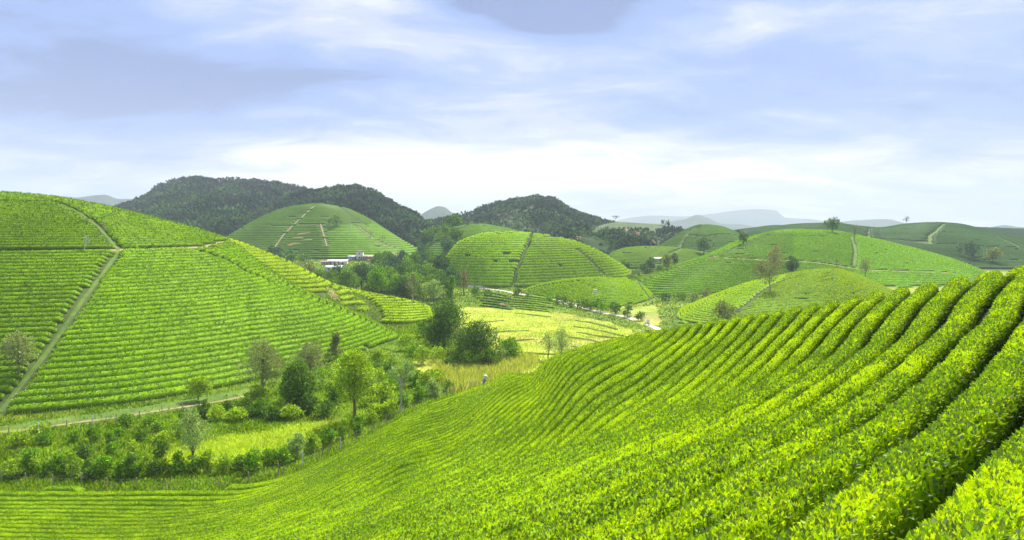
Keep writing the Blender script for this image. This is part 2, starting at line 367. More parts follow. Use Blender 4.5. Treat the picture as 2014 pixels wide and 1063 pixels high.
def tps_fit(P, z, lam=0.0):
    n = len(P); d = np.linalg.norm(P[:, None]-P[None], axis=2); K = np.where(d > 0, d*d*np.log(d+1e-9), 0) + lam*np.eye(n)
    Q = np.c_[np.ones(n), P]; A = np.block([[K, Q], [Q.T, np.zeros((3, 3))]])
    return np.linalg.solve(A, np.r_[z, 0, 0, 0])
def tps_eval(P, w, X, Y):
    sh = np.shape(X); X = np.ravel(X); Y = np.ravel(Y); out = np.empty(len(X))
    for i in range(0, len(X), 40000):
        x = X[i:i+40000]; y = Y[i:i+40000]
        d2 = (x[:, None]-P[None, :, 0])**2 + (y[:, None]-P[None, :, 1])**2
        out[i:i+40000] = (0.5*d2*np.log(d2+1e-12)) @ w[:len(P)] + w[-3] + w[-2]*x + w[-1]*y
    return out.reshape(sh)
# warp so that near points get fine resolution: spline over (asinh-scaled) coordinates
def warp(X, Y): return np.arcsinh(X/9.0)*9.0, np.arcsinh(Y/9.0)*9.0
WX, WY = warp(pts[:, 0], pts[:, 1]); TP = np.c_[WX, WY]; TW = tps_fit(TP, pts[:, 2], 0.6)
def fg_top(X, Y):
    X = np.asarray(X, float); Y = np.asarray(Y, float)
    out = np.full(X.shape, -60.0); m = (Y < 150) & (Y > -30) & (X > -170) & (X < 120)
    if m.any():
        x, y = warp(X[m], Y[m]); out[m] = tps_eval(TP, TW, x, y)
    return out
HEDGE = 0.64
def smax(a, b, k):
    d = np.clip(k - np.abs(a-b), 0, None); return np.maximum(a, b) + d*d/(4*k)
def ground_parts(X, Y, want_id=False):
    X = np.asarray(X, float); Y = np.asarray(Y, float)
    fl = floor_z(X, Y); H = fl.copy(); best = fl.copy() + 0.5; ID = np.full(X.shape, -1)
    for i, h in enumerate(HILLS):
        z = h.h(X, Y); H = smax(H, z, 1.2)
        if want_id:
            m = z > best; ID[m] = i; best = np.maximum(best, z)
    f = fg_top(X, Y) - HEDGE; H = smax(H, f, 0.8)
    if want_id:
        m = f > best - 0.4; ID[m] = 99
        return H, ID
    return H
# the ground is evaluated once on the sheet's own grid and looked up from there
G_A0, G_A1, G_NA, G_L0, G_L1, G_NY = -1.25, 1.25, 900, math.log(5.0), math.log(9500), 1200
G_a = np.linspace(G_A0, G_A1, G_NA); G_y = np.exp(np.linspace(G_L0, G_L1, G_NY)) - 15.0
G_X = G_a[None]*(G_y[:, None]+15); G_Y = np.broadcast_to(G_y[:, None], G_X.shape)
G_H, G_ID = ground_parts(G_X, G_Y, True)
def _gidx(X, Y):
    X = np.asarray(X, float); Y = np.asarray(Y, float); q = np.maximum(Y+15, 5.001)
    j = np.clip((X/q - G_A0)/(G_A1-G_A0)*(G_NA-1), 0, G_NA-1.001)
    return np.clip((np.log(q)-G_L0)/(G_L1-G_L0)*(G_NY-1), 0, G_NY-1.001), j
def ground(X, Y):
    i, j = _gidx(np.atleast_1d(X), np.atleast_1d(Y)); i0 = i.astype(int); j0 = j.astype(int); fi = i-i0; fj = j-j0
    return (G_H[i0, j0]*(1-fi)*(1-fj) + G_H[i0+1, j0]*fi*(1-fj) + G_H[i0, j0+1]*(1-fi)*fj + G_H[i0+1, j0+1]*fi*fj)
def ground_id(X, Y):
    i, j = _gidx(np.atleast_1d(X), np.atleast_1d(Y)); return G_ID[np.round(i).astype(int), np.round(j).astype(int)]
def hit(px, py, ymin=20.0, ymax=2500.0, dz=0.0):
    """first point of the ground seen at a pixel, beyond ymin"""
    a, e = ae(px, py); Y = np.exp(np.linspace(math.log(ymin), math.log(ymax), 1600))
    g = ground(a*Y, Y) + dz; d = g - e*Y
    k = np.where(d > 0)[0]
    if len(k) == 0: i = int(np.argmax(d)); return np.array([a*Y[i], Y[i], g[i]])
    i = k[0]
    if i == 0: return np.array([a*Y[0], Y[0], g[0]])
    t = -d[i-1]/(d[i]-d[i-1]); y = Y[i-1] + t*(Y[i]-Y[i-1]); return np.array([float(a*y), y, float(e*y - dz)])
def hits(L, **k): return np.array([hit(px, py, **k) for px, py in L])

# paths and plot lines, read in the photograph and laid on the ground: name, px polyline, ymin, half width m, look
GRASSY, SOIL, THIN, ROAD = 'grassy', 'soil', 'thin', 'road'
def CP2(s): return [tuple(float(v) for v in q.split(',')) for q in s.split()]
PATHS = [
 ('0,812 20,785 60,735 90,697 120,655 150,610 175,575 200,543 222,511 232,493 222,480 205,460 180,437 150,416 120,402', 95, 0.38, GRASSY),
 ('118,402 80,393 40,388', 120, 0.35, GRASSY), ('-60,400 0,399 60,399 118,402', 120, 0.3, THIN),
 ('-60,497 0,497 60,496 130,495 232,493', 120, 0.75, SOIL), ('232,493 300,491 360,488 410,485 455,479', 120, 0.75, SOIL),
 ('385,494 430,508 470,527 500,543 540,560 580,572', 120, 0.25, THIN), ('580,572 620,583 660,598 700,614 740,634 775,656', 120, 0.45, GRASSY),
 ('648,566 654,578 662,590', 180, 1.2, SOIL), ('700,580 722,594 738,610 746,628', 180, 0.8, THIN),
 ('1046,462 1040,478 1033,492 1024,515 1015,540 1003,571', 250, 0.3, GRASSY), ('1050,466 1075,467 1098,468', 250, 0.3, THIN), ('1135,492 1160,512 1186,538', 250, 0.5, THIN),
 ('1020,577 1050,568 1090,560 1150,554', 230, 0.4, THIN), ('1252,556 1262,568 1278,588', 230, 0.4, THIN),
 ('1240,556 1270,553 1310,541 1350,526 1404,508', 250, 0.45, THIN), ('1404,509 1430,496 1470,479 1510,464', 250, 0.45, THIN), ('1510,464 1560,465 1640,464', 300, 0.35, THIN),
 ('1395,507 1440,509 1500,512 1560,514 1610,518 1660,526 1700,531 1760,534 1880,539', 250, 0.7, SOIL),
 ('1674,466 1680,480 1683,500 1680,524', 250, 0.8, GRASSY),
 ('1448,618 1475,597 1500,576 1530,558 1560,548 1580,542', 185, 0.35, THIN), ('1642,534 1670,543 1695,555 1720,568', 185, 0.35, THIN),
 ('622,404 600,422 575,445 555,466 540,488', 480, 0.5, SOIL), ('630,441 636,460 644,488', 480, 0.5, SOIL), ('470,449 520,447 600,443 680,442 720,440', 480, 0.6, THIN),
 ('700,442 726,463 750,478 783,492', 480, 0.5, SOIL), ('650,404 690,424 725,447', 480, 0.6, THIN),
 ('925,443 895,458 870,478', 400, 0.6, THIN), ('1320,488 1345,470 1372,447', 460, 0.7, THIN), ('1325,468 1380,468 1462,468', 460, 0.6, THIN),
 ('1700,466 1740,472 1830,481 1920,485 2020,489', 460, 1.1, GRASSY), ('1710,450 1709,470', 460, 0.8, THIN), ('1858,441 1842,456 1830,466 1829,481', 460, 0.9, GRASSY),
 ('1920,449 1960,466 2005,487', 460, 1.1, GRASSY), ('1395,474 1320,500', 430, 0.5, THIN), ('1210,470 1235,482', 520, 1.6, GRASSY),
]
PATHPTS = []
for s, ymin, hw, look in PATHS:
    P = hits(CP2(s), ymin=ymin)
    d = np.r_[0, np.cumsum(np.linalg.norm(np.diff(P[:, :2], axis=0), axis=1))]; n = max(3, int(d[-1]/(1.0 if P[0, 1] < 260 else 2.5)))
    t = np.linspace(0, d[-1], n); Q = np.c_[pchip(d, P[:, 0], t), pchip(d, P[:, 1], t)]
    PATHPTS.append((Q, hw, look))
_seg = [(Q[:-1], Q[1:], hw) for Q, hw, l in PATHPTS]
SA = np.concatenate([a for a, b, h in _seg]); SB = np.concatenate([b for a, b, h in _seg]); SH = np.concatenate([np.full(len(a), h) for a, b, h in _seg])
def path_clear(P, extra=0.0):
    """signed clearance of points (n,2) to all path strips"""
    out = np.full(len(P), 1e3)
    for i in range(0, len(P), 3000):
        p = P[i:i+3000]; lo = p.min(0)-8; hi = p.max(0)+8
        m = (np.minimum(SA, SB) < hi).all(1) & (np.maximum(SA, SB) > lo).all(1)
        if not m.any(): continue
        A, B, Hw = SA[m], SB[m], SH[m]; AB = B-A
        t = np.clip(((p[:, None]-A[None])*AB[None]).sum(2)/((AB**2).sum(1)+1e-9)[None], 0, 1)
        d = np.linalg.norm(p[:, None]-(A[None]+t[..., None]*AB[None]), axis=2) - Hw[None]
        out[i:i+3000] = d.min(1)
    return out - extra

# ---- ground sheet
def build_ground():
    Xg, Yg, H, ID = G_X, G_Y, G_H, G_ID
    n = fbm(Xg/9, Yg/9, 21, 4)[..., None]; n2 = fbm(Xg/35+9, Yg/35, 31, 3)[..., None]
    def c(*v): return np.array(v)
    col = c(.10, .19, .025)*(1-n) + c(.22, .30, .03)*n                      # valley grass
    yel = np.clip((n2-0.42)*5, 0, 1); col = col*(1-yel) + (c(.27, .32, .03))*yel
    pxg, pyg = project(Xg, Yg, H); mead = (Yg > 60) & (Yg < 125) & ((pxg-510)**2/210**2 + (pyg-875+0.12*(pxg-510))**2/34**2 < 1); col = np.where(mead[..., None], c(.30, .40, .02)*(0.7+0.6*n), col)
    tea = np.isin(ID, [i for i, h in enumerate(HILLS) if h.tea] + [99])[..., None]
    soil = c(.085, .075, .035)*(0.8+0.5*n); tg = c(.085, .14, .025)
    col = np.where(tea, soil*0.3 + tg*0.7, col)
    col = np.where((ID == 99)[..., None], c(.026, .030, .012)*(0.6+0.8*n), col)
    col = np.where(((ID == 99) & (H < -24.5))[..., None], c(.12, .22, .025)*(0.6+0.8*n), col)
    scrub = np.isin(ID, [HILLS.index(HD[k]) for k in ('SC', 'MT2')])[..., None]
    col = np.where(scrub, c(.055, .10, .03)*(1-n) + c(.12, .17, .045)*n, col)
    wood = np.isin(ID, [HILLS.index(HD[k]) for k in ('MT1', 'MT1B')])[..., None]
    col = np.where(wood, c(.03, .06, .02)*(0.7+0.6*n), col)
    ny, nx = Xg.shape; i = np.arange(ny-1)[:, None]*nx; j = np.arange(nx-1)[None]
    F = np.stack([i+j, i+j+1, i+nx+j+1, i+nx+j], -1).reshape(-1, 4)
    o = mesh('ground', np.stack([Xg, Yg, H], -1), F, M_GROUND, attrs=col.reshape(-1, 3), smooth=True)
    tag(o, 'rolling grassy ground and hillsides under the tea', kind='structure')
build_ground()

def ribbon(name, Q, hw, look, m, lift=0.06, cross=5, wob=0.25):
    T = np.gradient(Q, axis=0); T /= np.linalg.norm(T, axis=1, keepdims=True)+1e-9; Nn = np.c_[-T[:, 1], T[:, 0]]
    w = hw*(1 + wob*(fbm(np.arange(len(Q))/6.0, np.full(len(Q), hw*7), 3, 2)*2-1)); s = np.linspace(-1, 1, cross)
    P = Q[:, None] + s[None, :, None]*w[:, None, None]*Nn[:, None]
    Z = ground(P[..., 0], P[..., 1]) + lift
    n = fbm(P[..., 0]/2.2, P[..., 1]/2.2, 9, 3)[..., None]
    if look == GRASSY: c = np.array([.08, .16, .02])*(1-n) + np.array([.18, .26, .04])*n
    elif look == SOIL:
        mid = (1-np.abs(s))[None, :, None]; c = np.array([.33, .27, .13])*n + np.array([.42, .30, .17])*(1-n); c = c*0.6 + np.array([.22, .28, .06])*0.4*(1.2-mid) + c*0.3*mid
    elif look == ROAD: c = np.array([.62, .55, .42])*(0.8+0.4*n)
    else: c = np.array([.07, .10, .03])*(0.7+0.6*n)
    nr, nc = Z.shape; i = np.arange(nr-1)[:, None]*nc; j = np.arange(nc-1)[None]
    F = np.stack([i+j, i+j+1, i+nc+j+1, i+nc+j], -1).reshape(-1, 4)
    return mesh(name, np.dstack([P, Z]), F, m, attrs=c.reshape(-1, 3) if c.shape == (nr, nc, 3) else np.broadcast_to(c, (nr, nc, 3)).reshape(-1, 3), smooth=True)
for Q, hw, look in PATHPTS:
    if look != THIN:
        tag(ribbon('path', Q, hw, look, M_PATH, 0.05 if Q[0, 1] < 260 else 0.15), kind='structure')
def resample(P, ds):
    d = np.r_[0, np.cumsum(np.linalg.norm(np.diff(P[:, :2], axis=0), axis=1))]
    n = max(2, int(d[-1]/ds)+1); t = np.linspace(0, d[-1], n)
    return np.c_[[np.interp(t, d, P[:, k]) for k in range(P.shape[1])]].T
# country road through the valley, dirt track along the foot of the left hill
def smoothpath(s, ymin, ds=1.5):
    P = hits(CP2(s), ymin=ymin)[:, :2]; d = np.r_[0, np.cumsum(np.linalg.norm(np.diff(P, axis=0), axis=1))]
    t = np.linspace(0, d[-1], max(3, int(d[-1]/ds))); return np.c_[pchip(d, P[:, 0], t), pchip(d, P[:, 1], t)]
ROADP = smoothpath('921,562 949,568 997,574 1030,580 1069,587 1096,592 1132,601 1157,609 1195,618 1221,622 1246,629 1272,639 1290,646 1330,664', 150)
tag(ribbon('road', ROADP, 1.2, ROAD, M_PATH, 0.10, wob=0.1), 'pale dirt road winding through the valley', kind='structure')
TRACKP = smoothpath('-60,862 0,856 60,846 130,835 200,826 260,818 330,806 400,796 460,785 500,776', 80, 0.8)
tag(ribbon('track', TRACKP, 0.5, SOIL, M_PATH, 0.06), kind='structure')
VERGEP = smoothpath('-60,845 0,840 60,833 130,826 200,818 260,808 330,797 400,785 460,775', 80, 0.8)
tag(ribbon('grass_verge', VERGEP, 2.6, GRASSY, M_PATH, 0.03), kind='structure')

# ------------------------------------------------------------------ tea hedges
def contours(V, level):
    """marching squares; returns polylines in index space (row, col)"""
    B = V > level; nr, nc = V.shape
    s = B[:-1, :-1]*1 + B[:-1, 1:]*2 + B[1:, 1:]*4 + B[1:, :-1]*8
    cells = np.argwhere((s > 0) & (s < 15))
    if len(cells) == 0: return []
    def hz(i, j): t = (level-V[i, j])/(V[i, j+1]-V[i, j]); return (float(i), j+float(t))
    def vt(i, j): t = (level-V[i, j])/(V[i+1, j]-V[i, j]); return (i+float(t), float(j))
    adj = {}; pos = {}
    for i, j in cells.tolist():
        es = []
        if B[i, j] != B[i, j+1]: es.append(('h', i, j))
        if B[i, j+1] != B[i+1, j+1]: es.append(('v', i, j+1))
        if B[i+1, j] != B[i+1, j+1]: es.append(('h', i+1, j))
        if B[i, j] != B[i+1, j]: es.append(('v', i, j))
        prs = [(es[0], es[1])] if len(es) == 2 else [(es[0], es[1]), (es[2], es[3])]
        for a, b in prs: adj.setdefault(a, []).append(b); adj.setdefault(b, []).append(a)
    for k in adj: pos[k] = hz(k[1], k[2]) if k[0] == 'h' else vt(k[1], k[2])
    seen = set(); out = []
    ends = [k for k in adj if len(adj[k]) == 1] + list(adj)
    for st in ends:
        if st in seen: continue
        ln = [st]; seen.add(st); cur = st
        while True:
            nx = [q for q in adj[cur] if q not in seen]
            if not nx: break
            cur = nx[0]; seen.add(cur); ln.append(cur)
        if len(ln) > 3: out.append(np.array([pos[k] for k in ln]))
    return out
def grid_lookup(G, ij):
    i = np.clip(ij[:, 0], 0, G.shape[0]-1.001); j = np.clip(ij[:, 1], 0, G.shape[1]-1.001)
    i0 = i.astype(int); j0 = j.astype(int); fi = i-i0; fj = j-j0
    return (G[i0, j0]*(1-fi)*(1-fj) + G[i0+1, j0]*fi*(1-fj) + G[i0, j0+1]*(1-fi)*fj + G[i0+1, j0+1]*fi*fj)
def ndmaj(m, r=2):
    k = np.convolve(np.pad(m.astype(float), r, mode='edge'), np.ones(2*r+1), 'valid'); return k > r+0.5
def split_mask(P, m, minlen):
    out = []; n = len(P); i = 0
    while i < n:
        if not m[i]: i += 1; continue
        j = i
        while j < n and m[j]: j += 1
        q = P[i:j]
        if len(q) > 2 and np.linalg.norm(np.diff(q[:, :2], axis=0), axis=1).sum() > minlen: out.append(q)
        i = j
    return out
def cards(Pc, size, up, col, rng, aspect=0.5, n6=False, spread=0.9, fold=0.25):
    """leaf-shaped cards. Pc (n,3) base points, up (n,3) mean growth direction, size (n,), col (n,3)"""
    n = len(Pc); size = np.broadcast_to(size, (n,))[:, None]
    d = up + rng.normal(0, spread, (n, 3)); d /= np.linalg.norm(d, axis=1, keepdims=True)+1e-9
    r = rng.normal(0, 1, (n, 3)); s = np.cross(d, r); s /= np.linalg.norm(s, axis=1, keepdims=True)+1e-9
    u = np.cross(s, d); w = size*aspect*0.5
    if not n6:
        V = np.stack([Pc, Pc + d*size*0.45 + s*w + u*w*fold, Pc + d*size, Pc + d*size*0.45 - s*w + u*w*fold], 1)
        b = np.arange(n)[:, None]*4
        F = np.concatenate([b + [0, 1, 2], b + [0, 2, 3]])
        return V.reshape(-1, 3), F, np.repeat(col, 4, axis=0)
    dr = -0.10*size*u
    V = np.stack([Pc, Pc + d*size*0.3 + s*w*0.85 + u*w*fold, Pc + d*size*0.65 + s*w*0.8 + u*w*fold + dr*0.5, Pc + d*size + dr, Pc + d*size*0.65 - s*w*0.8 + u*w*fold + dr*0.5, Pc + d*size*0.3 - s*w*0.85 + u*w*fold, Pc + d*size*0.5 + dr*0.2], 1)
    b = np.arange(n)[:, None]*7
    F = np.concatenate([b+[0, 1, 6], b+[1, 2, 6], b+[2, 3, 6], b+[3, 4, 6], b+[4, 5, 6], b+[5, 0, 6]])
    return V.reshape(-1, 3), F, np.repeat(col, 7, axis=0)

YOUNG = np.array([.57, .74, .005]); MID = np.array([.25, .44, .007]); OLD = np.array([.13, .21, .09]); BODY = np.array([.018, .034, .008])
def hedge_body(P, W, h, cross, base_z=None, seed=0, top=None, side=None, rough=0.07, pw=6.0):
    """P (n,2) centre line, W (n,) full width -> verts (n*cross,3), faces, colours"""
    T = np.gradient(P, axis=0); T /= np.linalg.norm(T, axis=1, keepdims=True)+1e-9; Nn = np.c_[-T[:, 1], T[:, 0]]
    s = np.linspace(-1, 1, cross); s = np.sign(s)*np.abs(s)**0.75
    hp = (1 - np.abs(s)**pw)
    hp[0] = hp[-1] = -0.1
    Q = P[:, None] + (s[None, :, None]*0.5*W[:, None, None])*Nn[:, None]
    g = ground(Q[..., 0], Q[..., 1])
    nz = fbm(Q[..., 0]*1.4+seed, Q[..., 1]*1.4, 4, 3)-0.45
    endt = np.clip(np.minimum(np.arange(len(P)), np.arange(len(P))[::-1])/1.0, 0, 1)[:, None]
    Z = g + h*hp[None]*(0.35+0.65*endt) + nz*rough*4*np.clip(hp, 0, 1)[None]
    return Q, Z, Nn, hp
def row_mesh(name, P, W, h, cross, lod, rng, topc, sidec, dens=0.0, lsize=0.2, mats=None, young=0.5, parent=None):
    Q, Z, Nn, hp = hedge_body(P, W, h, cross, seed=float(P[0, 0]), rough=0.05, pw=5.2 if callable(dens) else 5.0)
    V = np.dstack([Q, Z]); nr, nc = Z.shape
    i = np.arange(nr-1)[:, None]*nc; j = np.arange(nc-1)[None]
    F = np.stack([i+j, i+j+1, i+nc+j+1, i+nc+j], -1).reshape(-1, 4)
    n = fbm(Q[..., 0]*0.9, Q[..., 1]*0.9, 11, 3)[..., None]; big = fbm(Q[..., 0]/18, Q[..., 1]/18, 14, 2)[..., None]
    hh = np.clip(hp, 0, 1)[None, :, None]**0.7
    c = (sidec*(1-hh) + topc*hh)*(0.75+0.5*n)*(0.75+0.5*big)  # sides fade to near black: furrow shade put into the hedge colour
    Vs, F4, Cs = [V.reshape(-1, 3)], [F], [c.reshape(-1, 3)]
    F3 = []; nv = nr*nc
    if callable(dens) or dens > 0:
        seg = np.linalg.norm(np.diff(P, axis=0), axis=1); area = (seg*0.5*(W[1:]+W[:-1]))
        D = P[1:, 1]
        dn = dens(D) if callable(dens) else np.full(len(D), dens)
        cnt = rng.poisson(area*dn*1.25)
        k = np.repeat(np.arange(len(seg)), cnt); m = len(k)
        if m:
            t = rng.random(m); sj = np.clip(rng.uniform(-1, 1, m)*0.98, -.99, .99)
            jf = (np.sign(sj)*np.abs(sj)**(1/0.75) + 1)/2*(nc-1); j0 = np.clip(jf.astype(int), 0, nc-2); fj = jf-j0
            p0 = V[k, j0]*(1-fj)[:, None] + V[k, j0+1]*fj[:, None]; p1 = V[k+1, j0]*(1-fj)[:, None] + V[k+1, j0+1]*fj[:, None]
            p = p0*(1-t)[:, None] + p1*t[:, None]
            side = np.abs(sj)
            up = np.zeros((m, 3)); up[:, 2] = 1.15 - 0.5*side; up[:, :2] += Nn[k]*(sj*np.abs(sj)*0.35)[:, None]
            ls = lsize(P[k, 1]) if callable(lsize) else np.full(m, lsize)
            typ = rng.random(m); patch = vnoise(p[:, 0]*0.8, p[:, 1]*0.8, 8)*.6 + .4*vnoise(p[:, 0]*0.17, p[:, 1]*0.17, 9)
            yp = np.clip(young + (patch-0.5)*1.1, 0.06, 0.92)*np.clip((0.92-side)/0.14, 0, 1)
            isy = typ < yp; isold = (~isy) & (rng.random(m) < 0.55)
            col = np.where(isy[:, None], YOUNG, np.where(isold[:, None], OLD, MID))*rng.uniform(0.72, 1.18, (m, 1))
            col = col*(topc/np.array([.20, .36, .015]))[None] if topc is not None else col
            lowl = np.clip((side-0.78)/0.13, 0, 1)[:, None]; col = col*(1-lowl) + np.array([.045, .085, .022])*rng.uniform(.6, 1.5, (m, 1))*lowl   # old wood and mature leaves on the flanks, plus furrow shade in the colour
            sz = ls*np.where(isy, rng.uniform(0.55, 0.95, m), rng.uniform(0.85, 1.45, m))
            p[:, 2] -= ls*0.25*rng.random(m)
            near6 = lod == 'near'
            sp = np.where(isy, 0.45, 0.95)[:, None]
            d = up*1.0
            for sel, spread in ((isy, 0.42), (~isy, 0.95)):
                if sel.any():
                    v, f, cc = cards(p[sel], sz[sel], d[sel], col[sel], rng, 0.44 if spread < .5 else 0.5, near6, spread)
                    Vs.append(v); F3.append(f+nv); Cs.append(cc); nv += len(v)
    mats = mats or [M_TEABODY, M_TEA]
    Fl = []; mi = []; sm = []
    if F3:
        f3 = np.concatenate(F3); Fl.append(f3); mi.append(np.full(len(f3), 1)); sm.append(np.zeros(len(f3), bool))
    Fl.append(F4[0]); mi.append(np.zeros(len(F4[0]))); sm.append(np.ones(len(F4[0]), bool))
    return mesh(name, np.concatenate(Vs), Fl, mats, parent, np.concatenate(Cs), matidx=np.concatenate(mi), smooth=np.concatenate(sm))
ORD1 = 'first second third fourth fifth sixth seventh eighth ninth tenth eleventh twelfth thirteenth fourteenth fifteenth sixteenth seventeenth eighteenth nineteenth'.split()
TENS = {2: 'twent', 3: 'thirt', 4: 'fort', 5: 'fift', 6: 'sixt', 7: 'sevent', 8: 'eight', 9: 'ninet'}
def ordinal(n):
    if n > 99: return 'hundred and ' + ordinal(n-100) if n > 100 else 'hundredth'
    if n < 20: return ORD1[n-1]
    t, u = divmod(n, 10); return TENS[t]+'ieth' if u == 0 else TENS[t]+'y-'+ORD1[u-1]

# ---- rows of the near slope: level curves of a spline through traced hedge gaps
ROWV = []
def trace(s, v):
    for px, py in CP2(s): ROWV.append((px, py, v))
GAP_P = '1067,1023 1139,999 1199,971 1248,944 1325,907 1397,874 1459,847 1500,812 1553,778 1603,752 1645,723 1669,702 1695,673 1727,621 1777,578 1803,562'
trace(GAP_P, 0)
trace('1223,1038 1323,999 1397,949 1459,907 1491,892 1590,830 1653,791 1724,744 1779,691 1845,641 1880,596 1932,549', -2)
trace('1535,1054 1588,993 1628,966 1713,886 1782,844 1856,773 1921,704 1964,646 2014,573', -4)
trace('1860,1050 1926,1000 2014,915', -5.7)
def fg_hit(px, py):
    a, e = ae(px, py); Y = np.exp(np.linspace(math.log(2.2), math.log(140), 900)); d = fg_top(a*Y, Y) - e*Y
    k = np.where(d > 0)[0]
    i = k[0] if len(k) else int(np.argmax(d)); return a*Y[i], Y[i]
RP = []; 
for px, py, v in ROWV: x, y = fg_hit(px, py); RP.append((x, y, v))
FG_SP = 1.5
edge = [fg_hit(px, py) for px, py in CP2('0,967 120,968 250,968 380,967 500,962 560,940 600,919 650,896 700,873 760,842 800,820 850,794 900,776')]
NV = 42
for x, y in edge: RP.append((x, y, float(NV)))
for x, y in ((-75, 73.5), (-100, 74)): RP.append((x, y, float(NV)))
RP = np.array(RP); RWX, RWY = warp(RP[:, 0], RP[:, 1]); RW_P = np.c_[RWX, RWY]
dd = np.linalg.norm(RP[:, None, :2]-np.array(edge)[None], axis=2).min(1)
PP = RP[RP[:, 2] == 0][:, :2]; EE = np.array(edge)
def auto_trace(s):
    Q = np.array([fg_hit(px, py) for px, py in CP2(s)])
    dP = np.linalg.norm(Q[:, None]-PP[None], axis=2).min(1); dE = np.linalg.norm(Q[:, None]-EE[None], axis=2).min(1)
    v = float(np.mean(NV*dP/(dP+dE))); return [(x, y, v) for x, y in Q]
extra = auto_trace('849,974 882,953 922,931 965,909 1016,868 1050,840 1086,798 1112,756 1134,737 1174,707 1206,694 1248,675')
extra += auto_trace('531,985 561,977 584,966 601,955 626,945 657,926 689,909 731,883 752,869 794,844')
extra += auto_trace('534,1033 588,1020 626,1006 668,987 710,960 773,924')
for px, py, v in ((0, 1000, NV-5), (200, 1000, NV-5), (380, 1000, NV-5.2), (0, 1060, NV-12.5), (200, 1060, NV-12.5), (380, 1060, NV-13)):
    extra.append((*fg_hit(px, py), v))
extra += [(-100, 48, NV-17), (-60, 30, NV-29), (-30, 15, NV-34), (-12, 4, 2.5), (-30, 0, 6), (-6, -6, -4), (10, 0, -10), (40, 10, -23), (28, 25, -9.5), (20, 12, -11), (36, 40, -8.5)]
RP = np.concatenate([RP, np.array(extra)]); RWX, RWY = warp(RP[:, 0], RP[:, 1]); RW_P = np.c_[RWX, RWY]; RW_W = tps_fit(RW_P, RP[:, 2], 3.0)
def row_v(X, Y):
    x, y = warp(np.asarray(X, float), np.asarray(Y, float)); return tps_eval(RW_P, RW_W, x, y)

ROWS = []      # (where, polyline, width, v)
def near_rows():
    a = np.linspace(-1.25, 0.95, 300); yy = np.exp(np.linspace(math.log(6.0), math.log(128), 330)) - 7.5
    A, Yg = np.meshgrid(a, yy); Xg = A*(Yg+9)
    V = row_v(Xg, Yg)
    # crest of the near slope by direction
    ca = np.linspace(-0.95, 0.95, 240); cyy = np.linspace(5, 125, 300); cA, cY = np.meshgrid(ca, cyy, indexing='ij')
    el = fg_top(cA*cY, cY)/cY; ymax = cyy[np.argmax(el, 1)]
    out = []
    for k in range(-14, NV):
        for pl in contours(V, k+0.5):
            P = np.c_[grid_lookup(Xg, pl), grid_lookup(Yg, pl)]
            P = resample(P, 0.35)
            az = P[:, 0]/np.maximum(P[:, 1], 0.5)
            px, py = project(P[:, 0], P[:, 1], fg_top(P[:, 0], P[:, 1]))
            fgp = fg_top(P[:, 0], P[:, 1])
            m = (P[:, 1] < np.interp(az, ca, ymax)+9) & (P[:, 1] > -3) & (np.abs(az) < 1.15) & (np.abs(P[:, 0]) < 85) & (fgp - HEDGE > -27.6)
            m &= ((px > -220) & (px < 2240) & (py < 1330)) & (P[:, 1] > 0.8)
            for q in split_mask(P, m, 3.0): out.append((k, q))
    return out
def fit_row(P, vc, gap):
    """centre line and width between the furrows at v-0.5 and v+0.5 on either side"""
    T = np.gradient(P, axis=0); T /= np.linalg.norm(T, axis=1, keepdims=True)+1e-9; Nn = np.c_[-T[:, 1], T[:, 0]]; ts = []
    q = P + 0.15*Nn; sg0 = np.sign(np.median(row_v(q[:, 0], q[:, 1])-row_v(P[:, 0], P[:, 1])))
    for sd in (1, -1):
        t = np.full(len(P), .5)
        for _ in range(6):
            A = P + sd*t[:, None]*Nn; B = P + sd*(t+.06)[:, None]*Nn; v0 = row_v(A[:, 0], A[:, 1]); dv = (row_v(B[:, 0], B[:, 1])-v0)/.06
            s1 = sd*sg0; dv = np.where(dv*s1 < .12, s1*.12, dv); t = np.clip(t + np.clip((vc+.5*s1-v0)/dv, -.6, .6), .15, 3.0)
        ts.append(t)
    k = np.ones(9)/9; sm = lambda w: np.convolve(np.pad(w, 4, mode='edge'), k, 'valid')
    tl, tr = sm(ts[0]), sm(ts[1]); w0 = tl+tr; w = np.maximum(w0-gap(P[:, 1]), .62*w0) + .30*(fbm(P[:, 0]/1.3, P[:, 1]/1.3, 23, 3)-.42)
    return P + ((tl-tr)/2)[:, None]*Nn, sm(w)
def widths(P, vf, lo, hi, frac):
    T = np.gradient(P, axis=0); T /= np.linalg.norm(T, axis=1, keepdims=True)+1e-9; Nn = np.c_[-T[:, 1], T[:, 0]]
    g = np.abs(vf(P[:, 0]+0.3*Nn[:, 0], P[:, 1]+0.3*Nn[:, 1]) - vf(P[:, 0]-0.3*Nn[:, 0], P[:, 1]-0.3*Nn[:, 1]))/0.6
    w = np.clip(frac/np.maximum(g, 1e-3), lo, hi)
    w = w*(0.90 + 0.2*fbm(P[:, 0]/2.3, P[:, 1]/2.3, 23, 3))
    if len(w) > 8:
        k = np.ones(7)/7; w = np.convolve(np.pad(w, 3, mode='edge'), k, 'valid')
    return w
NR = near_rows()
rngr = np.random.default_rng(11)
def near_dens(D): return np.interp(D, [0, 4, 8, 14, 25, 45, 90], [2800, 2300, 1400, 850, 480, 300, 180])
def near_size(D): return np.interp(D, [0, 4, 8, 14, 25, 45, 90], [.050, .054, .062, .070, .085, .10, .125])
NR.sort(key=lambda r: (-r[0], -len(r[1])))
cnt_by = {}
